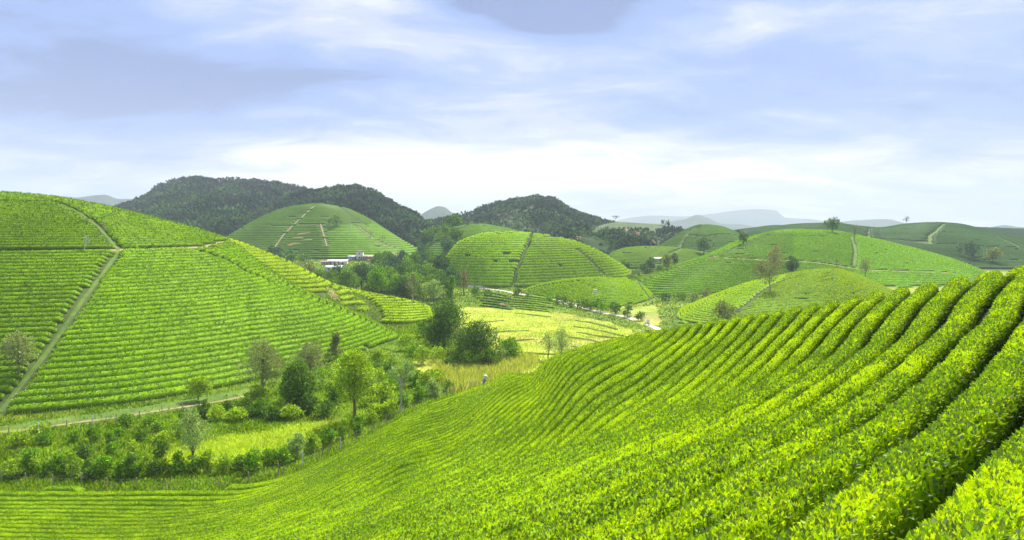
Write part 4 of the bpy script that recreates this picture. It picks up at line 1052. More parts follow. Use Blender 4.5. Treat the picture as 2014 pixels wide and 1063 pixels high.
# orchard shrubs behind the near fence
spec = []
for i, px in enumerate(np.linspace(8, 880, 30)):
    yb = np.interp(px, [0, 250, 500, 600, 700, 800, 880], [950, 952, 940, 903, 862, 806, 775]); a, e = ae(px, yb)
    p = hit(px + GR.uniform(-8, 8), yb-4, ymin=66); spec.append((px, p[1]+GR.uniform(0.6, 2.2), GR.uniform(1.4, 3.0), GR.uniform(1.6, 3.1), GR.choice(['bush', 'round']), GR.choice(['fresh', 'mid', 'yellow', 'fresh', 'pale', 'yellow'])))
scatter_trees([(a, b, c, d, 'bush', f) for a, b, c, d, e, f in spec], 'orchard shrubs along the near fence', 'along the near fence', {k: v.replace('tree', 'orchard shrub') for k, v in LABC.items()})
spec = []
for px, py in [(40, 905), (95, 910), (150, 902), (20, 880), (75, 876), (130, 872), (60, 852), (205, 895), (250, 905), (300, 900), (170, 870), (215, 862), (262, 868), (310, 872), (235, 842), (280, 838), (200, 880), (345, 858), (300, 850), (355, 838), (120, 930), (180, 935), (240, 938), (290, 936), (340, 930), (50, 932), (10, 935)]:
    p = hit(px, py, ymin=66); spec.append((px + py*0.001, p[1], GR.uniform(1.1, 2.6), GR.uniform(1.6, 3.2), 'bush', GR.choice(['fresh', 'lime', 'yellow', 'fresh', 'mid'])))
scatter_trees(spec, 'shrubs on the rough bank at the left', 'on the rough left bank', {k: v.replace('tree', 'leafy shrub') for k, v in LABC.items()})
spec = []
for px, py in [(420, 828), (438, 812), (455, 830), (470, 806), (488, 822), (505, 815), (525, 828), (548, 812), (565, 826), (600, 815), (625, 806), (640, 820), (655, 790), (500, 796), (720, 800), (738, 780), (755, 790), (745, 760), (770, 765), (712, 760), (785, 750), (725, 735), (700, 715), (680, 720), (740, 720), (765, 735), (800, 740), (815, 760), (835, 770), (850, 755), (740, 815), (765, 805), (830, 718), (815, 700), (800, 690), (838, 690), (860, 712), (885, 722), (905, 716), (925, 722), (960, 722), (845, 650), (830, 665)]:
    p = hit(px, py, ymin=80); s_ = p[1]/110
    spec.append((px + py*0.001, p[1], GR.uniform(1.6, 3.4)*s_, GR.uniform(3.0, 5.0)*s_, 'bush', GR.choice(['fresh', 'mid', 'lime', 'yellow', 'dark'] if px < 660 else ['fresh', 'mid', 'yellow', 'lime', 'lime'])))
scatter_trees(spec, 'bushes in the valley bottom', 'across the valley bottom', {k: v.replace('tree', 'valley bush') for k, v in LABC.items()})

# far woods on the mountains: one mass
def wood(ids, n, hm, cpt, csize, cols, label, seed, cond=None, name='forest'):
    rng = np.random.default_rng(seed); i, j = np.where(np.isin(G_ID, [HILLS.index(HD[k]) for k in ids]))
    k = rng.integers(0, len(i), n*6); X = G_X[i[k], j[k]]; Y = G_Y[i[k], j[k]]
    # even spread over area: weight cells by their ground area
    w = (Y+15)**2; keep = rng.random(len(X)) < w/w.max(); X, Y = X[keep], Y[keep]
    X = X + rng.normal(0, 2, len(X)); Y = Y + rng.normal(0, 3, len(Y)); Z = ground(X, Y)
    yc = np.max([np.where(np.isin(ground_id(X, Y), [HILLS.index(HD[q])]), pchip(HD[q].a, HD[q].Y, X/Y), 0) for q in ids], axis=0)
    px, py = project(X, Y, Z); m = (Y < yc+25) & (px > -60) & (px < 2080)
    if cond is not None: m &= cond(px, py, X, Y, rng)
    X, Y, Z = X[m][:n], Y[m][:n], Z[m][:n]; n = len(X)
    h = np.clip(rng.lognormal(-.15, .35, n), .4, 1.6)*hm; tone = (0.4+1.2*vnoise(X/34, Y/34, 4))*rng.uniform(.6, 1.4, n)
    kk = np.repeat(np.arange(n), cpt); m_ = len(kk); u = rng.normal(0, 1, (m_, 3)); u /= np.linalg.norm(u, axis=1, keepdims=True); u[:, 2] = np.abs(u[:, 2])*1.0
    p = np.c_[X, Y, Z][kk] + u*(h[kk]*0.55)[:, None]*[1, 1, 0.8] + np.c_[np.zeros(m_), np.zeros(m_), h[kk]*0.35]
    c = np.array(cols)[rng.integers(0, len(cols), m_)]*(tone[kk]*rng.uniform(.8, 1.2, m_))[:, None]
    V, F, C_ = cards(p, csize*h[kk]/hm*rng.uniform(.7, 1.3, m_), u + [0, 0, .4], c, rng, 0.8, False, .6)
    o = mesh(name, V, F, M_FAR, None, C_); tag(o, label, 'forest', kind='stuff'); print(name, n, px.min() if len(px) else 0)
DKF = [(.04, .10, .025), (.06, .14, .03), (.026, .065, .02), (.11, .18, .035)]
wood(('MT1',), 5600, 12.5, 40, 2.5, DKF, 'dense dark woods on the big mountain at the left', 1)
wood(('MT1B',), 3300, 11.0, 42, 2.3, DKF, 'dark woods on the lower spur right of the big mountain', 2)
wood(('MT2',), 4200, 6.5, 22, 2.1, DKF + [(.10, .16, .04)], 'scrub and dark trees over the central peak', 3,
     lambda px, py, X, Y, r: (fbm(X/40, Y/40, 77, 3) + 0.35*((px > 1060) & (py < 440 + (px-1085)*0.1)) + 0.4*(px < 900) + 0.25*(py < 410) > 0.55) | (r.random(len(px)) < .22), 'scrub')
wood(('SC', 'CT'), 500, 4.5, 16, 2.2, DKF, 'dark scrub on the hills right of the central peak', 4, lambda px, py, X, Y, r: (py > 455) & (fbm(X/30, Y/30, 7, 3) > .45), 'scrub')

# ------------------------------------------------------------------ ground cover, fields
def inpoly(px, py, poly):
    inside = np.zeros(np.shape(px), bool); n = len(poly)
    for i in range(n):
        x1, y1 = poly[i]; x2, y2 = poly[(i+1) % n]
        c = ((y1 > py) != (y2 > py)) & (px < (x2-x1)*(py-y1)/(y2-y1+1e-9)+x1); inside ^= c
    return inside
RICE = CP2('903,606 960,604 1010,607 1085,614 1150,624 1195,634 1243,650 1246,664 1180,690 1120,712 1060,740 1010,760 905,700 885,650')
MEADOW = CP2('300,905 345,880 430,862 520,848 600,832 680,822 694,835 640,858 560,880 520,905 450,935 330,935')
MAIZE = CP2('862,716 900,722 945,712 1000,706 1050,703 1052,718 1000,742 940,762 900,772 866,752')
SQUASH = CP2('812,712 850,700 905,712 940,716 880,728 862,748 820,752')
HOLLOW = CP2('1232,585 1240,607 1290,600 1300,640 1262,640 1215,612')
HOLLOW2 = CP2('1240,532 1300,530 1302,545 1255,548')
FIELDS = [('rice_field', RICE, (.42, .50, .05), (.42, .38, .09), 130, 320), ('squash_field', SQUASH, (.55, .58, .10), (.40, .42, .06), 105, 220), ('stubble_field', HOLLOW, (.34, .42, .05), (.36, .33, .08), 190, 330), ('far_paddy', HOLLOW2, (.50, .42, .10), (.42, .28, .12), 300, 460)]
def field(name, poly, c1, c2, y0, y1):
    xs = [p[0] for p in poly]; a0, a1 = ae(min(xs)-5, 600)[0], ae(max(xs)+5, 600)[0]
    na, ny = 150, 220; a = np.linspace(a0, a1, na); Y = np.exp(np.linspace(math.log(y0), math.log(y1), ny))
    A, Yg = np.meshgrid(a, Y); X = A*Yg; Z = ground(X, Yg).reshape(X.shape) + 0.10; px, py = project(X, Yg, Z); m = inpoly(px + 30*(fbm(X/5, Yg/5, 3, 3)-.45), py + 8*(fbm(X/4+9, Yg/4, 5, 3)-.45), poly)
    i, j = np.where(m[:-1, :-1] & m[1:, 1:]); F = np.stack([i*na+j, i*na+j+1, (i+1)*na+j+1, (i+1)*na+j], 1)
    n = fbm(X/8, Yg/5, 41, 4)[..., None]; k = np.clip((fbm(X/22+4, Yg/14, 43, 3)[..., None]-.42)*5, 0, 1)
    g = np.clip((fbm(X/12, Yg/9, 49, 3)[..., None]-.5)*6, 0, 1)
    c = (np.array(c1)*(1-k) + np.array(c2)*k)*(0.7+0.6*n); c = c*(1-0.5*g) + np.array([.22, .36, .03])*0.5*g
    Z2 = Z + (n[..., 0]-.5)*0.25
    return tag(mesh(name, np.dstack([X, Yg, Z2]), F, M_FIELD, attrs=c.reshape(-1, 3), smooth=True), kind='structure')
for f in FIELDS: field(*f)
def bund(s, hw=0.35, h=0.4, ymin=120):
    Q = smoothpath(s, ymin, 1.0); T = np.gradient(Q, axis=0); T /= np.linalg.norm(T, axis=1, keepdims=True)+1e-9; Nn = np.c_[-T[:, 1], T[:, 0]]
    sx = np.array([-1.6, -.8, 0, .8, 1.6]); P = Q[:, None]+sx[None, :, None]*hw*Nn[:, None]; Z = ground(P[..., 0], P[..., 1]).reshape(P.shape[:2])+np.array([-.1, .8, 1, .8, -.1])*h*(0.7+.6*vnoise(P[..., 0], P[..., 1], 3))
    nr, nc = Z.shape; i = np.arange(nr-1)[:, None]*nc; j = np.arange(nc-1)[None]; F = np.stack([i+j, i+j+1, i+nc+j+1, i+nc+j], -1).reshape(-1, 4)
    c = np.array([.14, .20, .03])*(0.6+0.8*vnoise(P[..., 0]*2, P[..., 1]*2, 8))[..., None]
    tag(mesh('field_bund', np.dstack([P, Z]), F, M_FIELD, attrs=c.reshape(-1, 3), smooth=True), kind='structure')
for b in ['1133,632 1175,639 1213,650', '1130,644 1170,650 1225,662', '1135,655 1175,662 1210,667', '1118,665 1150,669 1180,675', '1033,696 1060,698 1100,700', '985,675 1020,672 1050,669', '1013,618 1050,621 1083,625', '905,640 950,636 990,632', '1125,683 1143,687', '930,660 980,655 1040,652']: bund(b)
# small plots of young tea just below the road
def small_rows():
    rg = np.random.default_rng(3)
    for lab, x0, x1, y0, y1, n, col in (('dark young tea rows left of the bright ones below the dirt road', 945, 1005, 580, 606, 6, (.09, .17, .03)), ('bright young tea rows with bare orange soil between them below the dirt road', 1008, 1082, 585, 611, 7, (.22, .38, .03))):
        Vs, Fs, Cs, nv = [], [], [], 0
        for k in range(n):
            t = k/(n-1); ya = y0+(y1-y0)*t; Q = smoothpath('%f,%f %f,%f %f,%f' % (x0+rg.uniform(-9, 9), ya-3, (x0+x1)/2, ya, x1+rg.uniform(-8, 12), ya+5), 180, 0.7)
            Q_, Z, Nn, hp = hedge_body(Q, np.full(len(Q), 1.5), 0.6, 7, rough=.05); V = np.dstack([Q_, Z]); nr, nc = Z.shape; i = np.arange(nr-1)[:, None]*nc; j = np.arange(nc-1)[None]
            Fs.append(np.stack([i+j, i+j+1, i+nc+j+1, i+nc+j], -1).reshape(-1, 4)+nv); nn = fbm(Q_[..., 0], Q_[..., 1], 2, 3)[..., None]
            Vs.append(V.reshape(-1, 3)); Cs.append((np.array(col)*(0.5+nn)*(0.3+0.7*np.clip(hp, 0, 1)[None, :, None])).reshape(-1, 3)); nv += nr*nc
        tag(mesh('tea_field', np.concatenate(Vs), np.concatenate(Fs), M_TEAFAR, None, np.concatenate(Cs), smooth=True), lab, 'tea field', kind='stuff')
small_rows()
def cover(name, label, n, sampler, sizef, colf, seed, aspect=0.25, spread=0.35, upz=1.0, m=None):
    rng = np.random.default_rng(seed); X, Y = sampler(rng, n); Z = ground(X, Y); px, py = project(X, Y, Z)
    c = colf(px, py, X, Y, rng); ok = c[:, 0] >= 0; X, Y, Z, c, px, py = X[ok], Y[ok], Z[ok], c[ok], px[ok], py[ok]
    P = np.c_[X, Y, Z-0.03]; V, F, C_ = cards(P, sizef(Y, rng, px, py), np.tile([0, 0, upz], (len(P), 1)), c, rng, aspect, False, spread)
    o = mesh(name, V, F, m or M_GRASS, None, C_); tag(o, label, kind='stuff'); print(name, len(P)); return o
def samp(px0, px1, Y0, Y1):
    def f(rng, n):
        Y = np.exp(rng.uniform(math.log(Y0), math.log(Y1), n)); a = rng.uniform(ae(px0, 600)[0], ae(px1, 600)[0], n); return a*Y, Y
    return f
GC = np.array([[.18, .36, .015], [.30, .46, .02], [.11, .25, .015], [.40, .52, .03]])
def grasscol(px, py, X, Y, rng):
    n = len(px); c = GC[rng.integers(0, 4, n)]*rng.uniform(.7, 1.2, n)[:, None]*(0.6+0.8*fbm(X/4, Y/4, 61, 3))[:, None]
    mead = inpoly(px + rng.normal(0, 12, n), py + rng.normal(0, 5, n), MEADOW)
    c = np.where(mead[:, None], np.array([.48, .64, .02])*rng.uniform(.6, 1.2, (n, 1))*(0.6+0.9*fbm(X/6, Y/3, 5, 3))[:, None], c)
    idn = ground_id(X, Y); bad = (idn != -1) & ~((idn == 99) & (row_v(X, Y) > NV+.4))
    for f in (RICE, SQUASH, HOLLOW2): bad |= inpoly(px, py, f)
    near_track = np.abs(np.interp(px, [0, 60, 130, 200, 260, 330, 400, 460, 500], [848, 840, 831, 822, 813, 802, 791, 780, 772]) - py) < 9*(px < 500)
    thin = near_track & (rng.random(n) < 0.93); bad |= thin
    dr = np.min([np.hypot(X-q[0], Y-q[1]) for q in ROADP[::3]], axis=0) < 2.6; bad |= dr
    c[bad] = -1; return c
cover('grass', 'rough bright green grass and weeds over the valley bottom', 210000, samp(-60, 960, 66, 185), lambda Y, r, px, py: r.uniform(.25, .6, len(Y))*np.where(inpoly(px, py, MEADOW), .8, 1.0), grasscol, 1)
def weedcol(px, py, X, Y, rng):
    c = grasscol(px, py, X, Y, rng)*np.array([.9, 1.0, .9]); k = fbm(X/3.2, Y/3.2, 91, 3) < .52
    k |= inpoly(px, py, MEADOW); c[k] = -1; return c
cover('undergrowth', 'broad-leaved weeds and low scrub between the shrubs', 150000, samp(-60, 900, 68, 185), lambda Y, r, px, py: r.uniform(.22, .5, len(Y)), weedcol, 2, 0.8, 0.9, 0.9, M_FOL)
def littercol(px, py, X, Y, rng):
    n = len(px); c = np.array([[.05, .09, .02], [.10, .09, .035], [.04, .11, .015], [.07, .13, .02]])[rng.integers(0, 4, n)]*rng.uniform(.6, 1.3, (n, 1)); c[ground_id(X, Y) != 99] = -1; return c
cover('leaf_litter', 'fallen leaves and weeds on the soil between the near hedges', 90000, lambda r, n: (lambda Y, a: (a*(Y+2), Y))(np.exp(r.uniform(math.log(2.5), math.log(45), n)), r.uniform(-.2, .85, n)), lambda Y, r, px, py: r.uniform(.06, .13, len(Y)), littercol, 12, 0.6, 1.2, .8, M_FOL)
def spurcol(px, py, X, Y, rng):
    n = len(px); c = GC[rng.integers(0, 4, n)]*rng.uniform(.7, 1.1, n)[:, None]; c[~((px > 640) & (px < 860))] = -1; return c
cover('grass', 'weedy grass between the spur plots behind the left hill', 26000, samp(640, 860, 172, 240), lambda Y, r, px, py: r.uniform(.3, .6, len(Y)), spurcol, 9, 0.4, 0.5)
def farcol(px, py, X, Y, rng):
    c = grasscol(px, py, X, Y, rng); c = c*np.where(fbm(X/16, Y/12, 71, 3) > .5, .7, 1.1)[:, None]; return np.where(c < 0, -1, c)
def farcol2(px, py, X, Y, rng):
    c = farcol(px, py, X, Y, rng); c[inpoly(px, py, HOLLOW)] = -1; return c
cover('undergrowth', 'grass and low scrub on the valley floor around the domes', 130000, samp(430, 1500, 180, 640), lambda Y, r, px, py: r.uniform(1.2, 2.6, len(Y))*Y/1386*1.6, farcol2, 3, 0.7, 0.8, 0.9, M_FOL)
def maizecol(px, py, X, Y, rng):
    n = len(px); c = np.array([[.54, .58, .13], [.42, .54, .08], [.36, .42, .10], [.66, .66, .24]])[rng.integers(0, 4, n)]*rng.uniform(.7, 1.2, (n, 1)); c[~inpoly(px + rng.normal(0, 9, n), py + rng.normal(0, 3.5, n), MAIZE)] = -1; return c
cover('maize', 'dry beige standing maize stalks behind the near slope', 60000, samp(850, 1060, 90, 180), lambda Y, r, px, py: r.uniform(.7, 1.7, len(Y)), maizecol, 4, 0.10, 0.22)
def ricecol(px, py, X, Y, rng):
    n = len(px); c = np.array([[.52, .58, .05], [.44, .54, .045], [.30, .44, .035]])[rng.integers(0, 3, n)]*rng.uniform(.75, 1.15, (n, 1))*(0.6+.8*fbm(X/7, Y/5, 19, 3))[:, None]
    jx, jy = px + rng.normal(0, 7, n), py + rng.normal(0, 2, n); c[~(inpoly(jx, jy, RICE) | inpoly(jx, jy, SQUASH))] = -1; return c
cover('rice', 'short yellow-green rice stubble over the valley paddies', 90000, samp(810, 1250, 105, 320), lambda Y, r, px, py: r.uniform(.25, .55, len(Y)), ricecol, 5, 0.3, 0.4)

# ------------------------------------------------------------------ fences
def fence(posts, name, label, lean_seed, wires=3):
    """posts: (px, py_base, px_height, colour)"""
    rg = np.random.default_rng(lean_seed); P = []
    for px, py, hp_, c in posts: p = hit(px, py, ymin=64); P.append(p)
    P = np.array(P); org = P.mean(0); root = empty(name, tuple(org), label, 'fence')
    tops = []
    for (px, py, hp_, c), p in zip(posts, P):
        H = min(max(hp_*p[1]/F_PX, 1.1), 2.2); l = rg.normal(0, .05, 2); t = MB(); r = 0.07 if c else 0.06
        q = p-org; t.tube([q+[0, 0, -.3], q+[l[0]*.5, l[1]*.5, H*.5], q+[l[0], l[1], H]], [r*1.05, r, r*.92], 7, ((.62, .60, .54) if c else (.40, .31, .22)))
        t.build('post', M_WOOD, root, smooth=True); tops.append((q, H, l))
    w = MB()
    for (a, Ha, la), (b, Hb, lb) in zip(tops[:-1], tops[1:]):
        for f in np.linspace(.3, .88, wires):
            s_, e_ = a+[la[0]*f, la[1]*f, Ha*f], b+[lb[0]*f, lb[1]*f, Hb*f]; w.tube([s_, (s_+e_)/2-[0, 0, .05], e_], .006, 4, (.3, .29, .27), cap=False)
    w.build('wire', M_METAL, root)
fence([(3, 952, 27, 0), (51, 950, 20, 0), (103, 955, 20, 0), (160, 951, 14, 0), (210, 960, 20, 0), (269, 961, 22, 0), (327, 964, 24, 0), (381, 962, 20, 0), (430, 960, 16, 0), (490, 956, 29, 0), (548, 941, 31, 0), (594, 922, 34, 1), (636, 898, 20, 0), (670, 887, 27, 1), (701, 868, 22, 0), (731, 852, 20, 0), (760, 838, 22, 0), (785, 821, 17, 0), (809, 806, 13, 0), (834, 799, 15, 0), (860, 786, 14, 0), (878, 779, 12, 0), (894, 772, 10, 0)],
      'wire_fence', 'long wire fence on wooden posts curving along the lower edge of the near slope', 1)
fence([(18, 862, 24, 0), (77, 853, 23, 1), (130, 842, 14, 0), (182, 839, 20, 1), (229, 835, 22, 0), (274, 828, 20, 0), (319, 817, 21, 0), (359, 811, 20, 0), (402, 800, 16, 0)], 'wire_fence', 'short wire fence of mixed wooden and white posts beside the upper dirt track', 2)
r_ = MB(); g0 = hit(898, 768, ymin=80)
for k, zz in enumerate((0.35, 0.75)): r_.tube([(0, 0, zz), (1.6, .6, zz+.25+.02*k), (3.2, 1.3, zz+.55)], .05, 6, (.45, .4, .34))
rail = empty('pole_barrier', tuple(g0), 'low barrier of bare grey poles at the far end of the wire fence', 'barrier')
r_.build('rail', M_WOOD, rail, smooth=True)
for x, y, h in ((0, 0, .9), (1.6, .6, 1.1), (3.2, 1.3, 1.4)): t = MB(); t.tube([(x, y+.08, -.3), (x, y+.08, h)], .06, 6, (.4, .34, .28)); t.build('post', M_WOOD, rail, smooth=True)

# ------------------------------------------------------------------ person picking tea
import bmesh
def skin(name, joints, edges, mats, parent, rootj=0, sub=1):
    me = bpy.data.meshes.new(name); bm = bmesh.new(); lay = bm.verts.layers.skin.verify(); vs = [bm.verts.new(j[:3]) for j in joints]
    for a, b in edges: bm.edges.new((vs[a], vs[b]))
    for v, j in zip(vs, joints): v[lay].radius = (j[3], j[4] if len(j) > 4 else j[3])
    vs[rootj][lay].use_root = True; bm.to_mesh(me); bm.free(); o = bpy.data.objects.new(name, me); COL.objects.link(o)
    o.modifiers.new('skin', 'SKIN').use_smooth_shade = True; sb = o.modifiers.new('sub', 'SUBSURF'); sb.levels = sub; sb.render_levels = sub
    dg = bpy.context.evaluated_depsgraph_get(); dg.update(); me2 = bpy.data.meshes.new_from_object(o.evaluated_get(dg)); o.modifiers.clear(); o.data = me2; me2.materials.clear(); me2.materials.append(mats); o.parent = parent
    return o
def flat(name, c, rough=0.9): return surf_mat(name, 3.0, 25.0, 0.88, 1.1, rough, base=c)
M_SKIN, M_SHIRT, M_TROU, M_HAT, M_SCARF = flat('skin', (.45, .27, .18)), flat('blue_shirt', (.22, .30, .45)), flat('grey_trousers', (.55, .56, .58)), flat('palm_hat', (.85, .82, .74)), flat('white_scarf', (.8, .8, .8))
def person(px, py, Yf, label, facing, name='person'):
    a, _ = ae(px, py); x, y = float(a)*Yf, Yf; z = float(ground(x, y)[0]); root = empty(name, (x, y, z), label, 'person', rz=facing)
    # faces +x, bent a little forward, arms reaching down to the bushes
    J = [(0, 0, .92, .13, .15), (.03, 0, 1.08, .12, .15), (.09, 0, 1.28, .12, .17), (.15, 0, 1.42, .06, .07), (.19, 0, 1.50, .05), (.22, 0, 1.58, .085, .08), (.235, 0, 1.66, .09, .08), (.225, 0, 1.73, .07),
         (.305, 0, 1.60, .022), (.10, .17, 1.38, .06), (.22, .22, 1.16, .045), (.43, .16, 1.05, .034), (.50, .15, 1.03, .032, .02),
         (.10, -.17, 1.38, .06), (.20, -.22, 1.15, .045), (.42, -.17, 1.00, .034), (.49, -.16, .97, .032, .02),
         (0, .10, .85, .10), (.03, .11, .48, .065), (-.02, .11, .09, .045), (.10, .12, .03, .035), (0, -.10, .85, .10), (.02, -.11, .48, .065), (-.03, -.11, .09, .045), (.10, -.12, .03, .035)]
    E = [(0, 1), (1, 2), (2, 3), (3, 4), (4, 5), (5, 6), (6, 7), (6, 8), (2, 9), (9, 10), (10, 11), (11, 12), (2, 13), (13, 14), (14, 15), (15, 16), (0, 17), (17, 18), (18, 19), (19, 20), (0, 21), (21, 22), (22, 23), (23, 24)]
    for w, sg in ((12, 1), (16, -1)):
        bx, by, bz = J[w][:3]
        for k, (dy, L) in enumerate(((-.028, .068), (-.009, .080), (.010, .075), (.028, .058))):
            n = len(J); J += [(bx+.035, by+dy, bz-.005, .010), (bx+.035+L*.55, by+dy*1.1, bz-.02, .009), (bx+.035+L*.85, by+dy*1.1, bz-.05, .008)]; E += [(w, n), (n, n+1), (n+1, n+2)]
        n = len(J); J += [(bx+.0, by-sg*.035, bz-.01, .011), (bx+.04, by-sg*.055, bz-.03, .009)]; E += [(w, n), (n, n+1)]
    skin('body', J, E, M_SKIN, root, 0, 1)
    skin('shirt', [(0, 0, .90, .16, .18), (.03, 0, 1.08, .15, .18), (.09, 0, 1.30, .145, .19), (.14, 0, 1.41, .09, .10), (.10, .17, 1.39, .075), (.21, .215, 1.17, .062), (.37, .175, 1.08, .052), (.10, -.17, 1.39, .075), (.19, -.215, 1.16, .062), (.36, -.18, 1.03, .052)],
         [(0, 1), (1, 2), (2, 3), (2, 4), (4, 5), (5, 6), (2, 7), (7, 8), (8, 9)], M_SHIRT, root, 0, 1)
    skin('trousers', [(0, 0, .95, .15, .17), (0, .10, .84, .12), (.03, .11, .48, .09), (-.02, .11, .13, .075), (0, -.10, .84, .12), (.02, -.11, .48, .09), (-.03, -.11, .13, .075)], [(0, 1), (1, 2), (2, 3), (0, 4), (4, 5), (5, 6)], M_TROU, root, 0, 1)
    h = MB(); n = 20; th = np.linspace(0, 2*math.pi, n, endpoint=False); rings = [(.02, .19), (.11, .115), (.20, .035), (.255, -.02), (.25, -.03), (.10, .09), (.015, .165)]
    V = np.concatenate([np.c_[.24+r*np.cos(th)+.05*(z_+.0), r*np.sin(th), 1.70+z_-.22*r*np.cos(th)] for r, z_ in rings]); F = [(k*n+i, k*n+(i+1) % n, (k+1)*n+(i+1) % n, (k+1)*n+i) for k in range(6) for i in range(n)]
    h.add(V, F); h.build('conical_hat', M_HAT, root, smooth=True, attr=False)
    s_ = MB(); s_.tube([(.155, 0, 1.40), (.17, 0, 1.46), (.18, 0, 1.55), (.15, 0, 1.62)], [.13, .10, .115, .06], 12); s_.build('scarf', M_SCARF, root, smooth=True, attr=False)
    b = MB(); n = 12; th = np.linspace(0, 2*math.pi, n, endpoint=False)
    return root
person(951, 757, 79.5, 'person in a white conical hat and blue-grey shirt picking tea on the near slope', 0.15)
person(1038, 486, 338, 'tiny person in white standing on the plot line of the round middle hill', 1.2)

# ------------------------------------------------------------------ motorbike with load on the road
def motorbike(px, py):
    p = hit(px, py, ymin=170); root = empty('motorbike', tuple(p+[0, 0, .1]), 'motorbike loaded with big white sacks parked beside the dirt road', 'motorbike', rz=2.7)
    def wheel(x):
        w = MB(); th = np.linspace(0, 2*math.pi, 21); w.tube([(x+.27*math.cos(t), 0, .31+.27*math.sin(t)) for t in th], .05, 7, (.03, .03, .03), cap=False); o = w.build('wheel', M_CLOTH, root, smooth=True)
        r = MB(); r.tube([(x+.2*math.cos(t), 0, .31+.2*math.sin(t)) for t in th], .02, 5, (.5, .5, .5), cap=False); r.tube([(x, -.08, .31), (x, .08, .31)], .05, 8, (.4, .4, .4))
        for t in th[:-1:2]: r.tube([(x, 0, .31), (x+.2*math.cos(t), 0, .31+.2*math.sin(t))], .006, 4, (.5, .5, .5), cap=False)
        ro = r.build('rim', M_METAL, root); ro.parent = o
    wheel(-.62); wheel(.62)
    f = MB(); f.tube([(.62, 0, .31), (.45, 0, .72), (.40, 0, .98)], .035, 7, (.3, .05, .04)); f.tube([(.43, 0, .78), (.2, 0, .5), (-.15, 0, .42), (-.3, 0, .62), (-.75, 0, .72)], [.07, .09, .10, .08, .05], 9, (.35, .05, .04)); f.tube([(-.62, 0, .31), (-.15, 0, .40)], .03, 6, (.1, .1, .1)); f.build('frame', M_METAL, root, smooth=True)
    s_ = MB(); s_.tube([(.12, 0, .74), (-.1, 0, .76), (-.35, 0, .78)], [.09, .11, .10], 10, (.04, .04, .04)); s_.build('seat', M_CLOTH, root, smooth=True)
    h = MB(); h.tube([(.34, .32, 1.02), (.42, .12, 1.0), (.42, -.12, 1.0), (.34, -.32, 1.02)], .018, 6, (.1, .1, .1)); h.build('handlebar', M_METAL, root, smooth=True)
    l = MB(); l.tube([(.46, 0, .86), (.53, 0, .86)], [.08, .06], 10, (.8, .8, .75)); l.build('headlight', M_METAL, root, smooth=True)
    for k, (x, y, z, lab) in enumerate(((-.45, .34, 1.05, 'left lower'), (-.45, -.34, 1.05, 'right lower'), (-.42, 0, 1.50, 'upper'))):
        q = MB(); q.tube([(-.45, 0, -.0), (-.38, 0, .02), (0, 0, .03), (.38, 0, .02), (.45, 0, 0)], [.10, .27, .33, .27, .10], 12, (.85, .85, .85))
        o = q.build('sack', M_CLOTH, None, smooth=True); o.matrix_world = root.matrix_basis.copy(); v = np.array([x, y, z]); c_, s__ = math.cos(2.7), math.sin(2.7)
        o.location = (p[0]+v[0]*c_-v[1]*s__, p[1]+v[0]*s__+v[1]*c_, p[2]+.1+v[2]); o.rotation_euler = (0, 0, 2.7); tag(o, '%s white sack of the load on the parked motorbike' % lab, 'sack', 'sacks on the motorbike')
motorbike(1272, 641)

# ------------------------------------------------------------------ houses, poles, tomb
def box_house(px, py, W, D, H, wall, roofc, label, rz=0.0, roof='gable', wins=2, door=True, dz=0.0, name='house', floors=1, rh=None):
    x, y, z = hit(px, py, ymin=300); root = empty(name, (x, y, z+dz), label, 'house', rz=rz)
    b = MB(); b.box(-W/2, W/2, 0, D, -1.5, H, wall); b.build('wall', M_WALL, root)
    r = MB(); ov = .45; rh = rh or W*.14
    if roof == 'flat':
        r.box(-W/2-.25, W/2+.25, -.25, D+.25, H+.004, H+.28, roofc); r.box(-W/2-.1, W/2+.1, -.1, .08, H+.284, H+.75, wall)
    elif roof == 'shed': r.add([(-W/2-ov, -ov, H+.03), (W/2+ov, -ov, H+.03), (W/2+ov, D+ov, H+rh), (-W/2-ov, D+ov, H+rh), (-W/2-ov, -ov, H+.13), (W/2+ov, -ov, H+.13), (W/2+ov, D+ov, H+rh+.1), (-W/2-ov, D+ov, H+rh+.1)], [(0, 1, 2, 3), (4, 7, 6, 5), (0, 4, 5, 1), (1, 5, 6, 2), (2, 6, 7, 3), (3, 7, 4, 0)], roofc)
    else:
        V = [(-W/2-ov, -ov, H), (W/2+ov, -ov, H), (W/2+ov, D+ov, H), (-W/2-ov, D+ov, H), (-W/2-ov, D/2, H+rh), (W/2+ov, D/2, H+rh)]
        r.add(V, [(0, 1, 5, 4), (2, 3, 4, 5)], roofc); r.add(V, [(0, 4, 3), (1, 2, 5)], wall); r.add(V, [(0, 3, 2, 1)], roofc)
    r.build('roof', M_METAL, root)
    for f in range(floors):
        zb = f*H/floors
        for k in range(wins):
            xw = -W/2 + W*(k+1)/(wins+1); w_ = MB(); w_.box(xw-.5, xw+.5, -.06, -.004, zb+.95, zb+2.05, (.10, .12, .14)); o = w_.build('window', M_DARK, root)
            g = MB(); 
            for x0, x1, z0, z1 in ((xw-.58, xw-.5, zb+.87, zb+2.13), (xw+.5, xw+.58, zb+.87, zb+2.13), (xw-.5, xw+.5, zb+.87, zb+.95), (xw-.5, xw+.5, zb+2.05, zb+2.13)): g.box(x0, x1, -.09, -.002, z0, z1, (.55, .5, .45))
            fo = g.build('frame', M_WALL, root); fo.parent = o
    if door: d = MB(); d.box(W*.32-.45, W*.32+.45, -.07, -.005, 0.02, 2.05, (.22, .12, .08)); d.build('door', M_WOOD, root)
    return root
WH = (.74, .71, .64)
box_house(707, 511, 4.4, 4.6, 5.6, WH, (.45, .25, .16), 'white two-storey house standing tall below the dome hill', roof='flat', wins=1, floors=2)
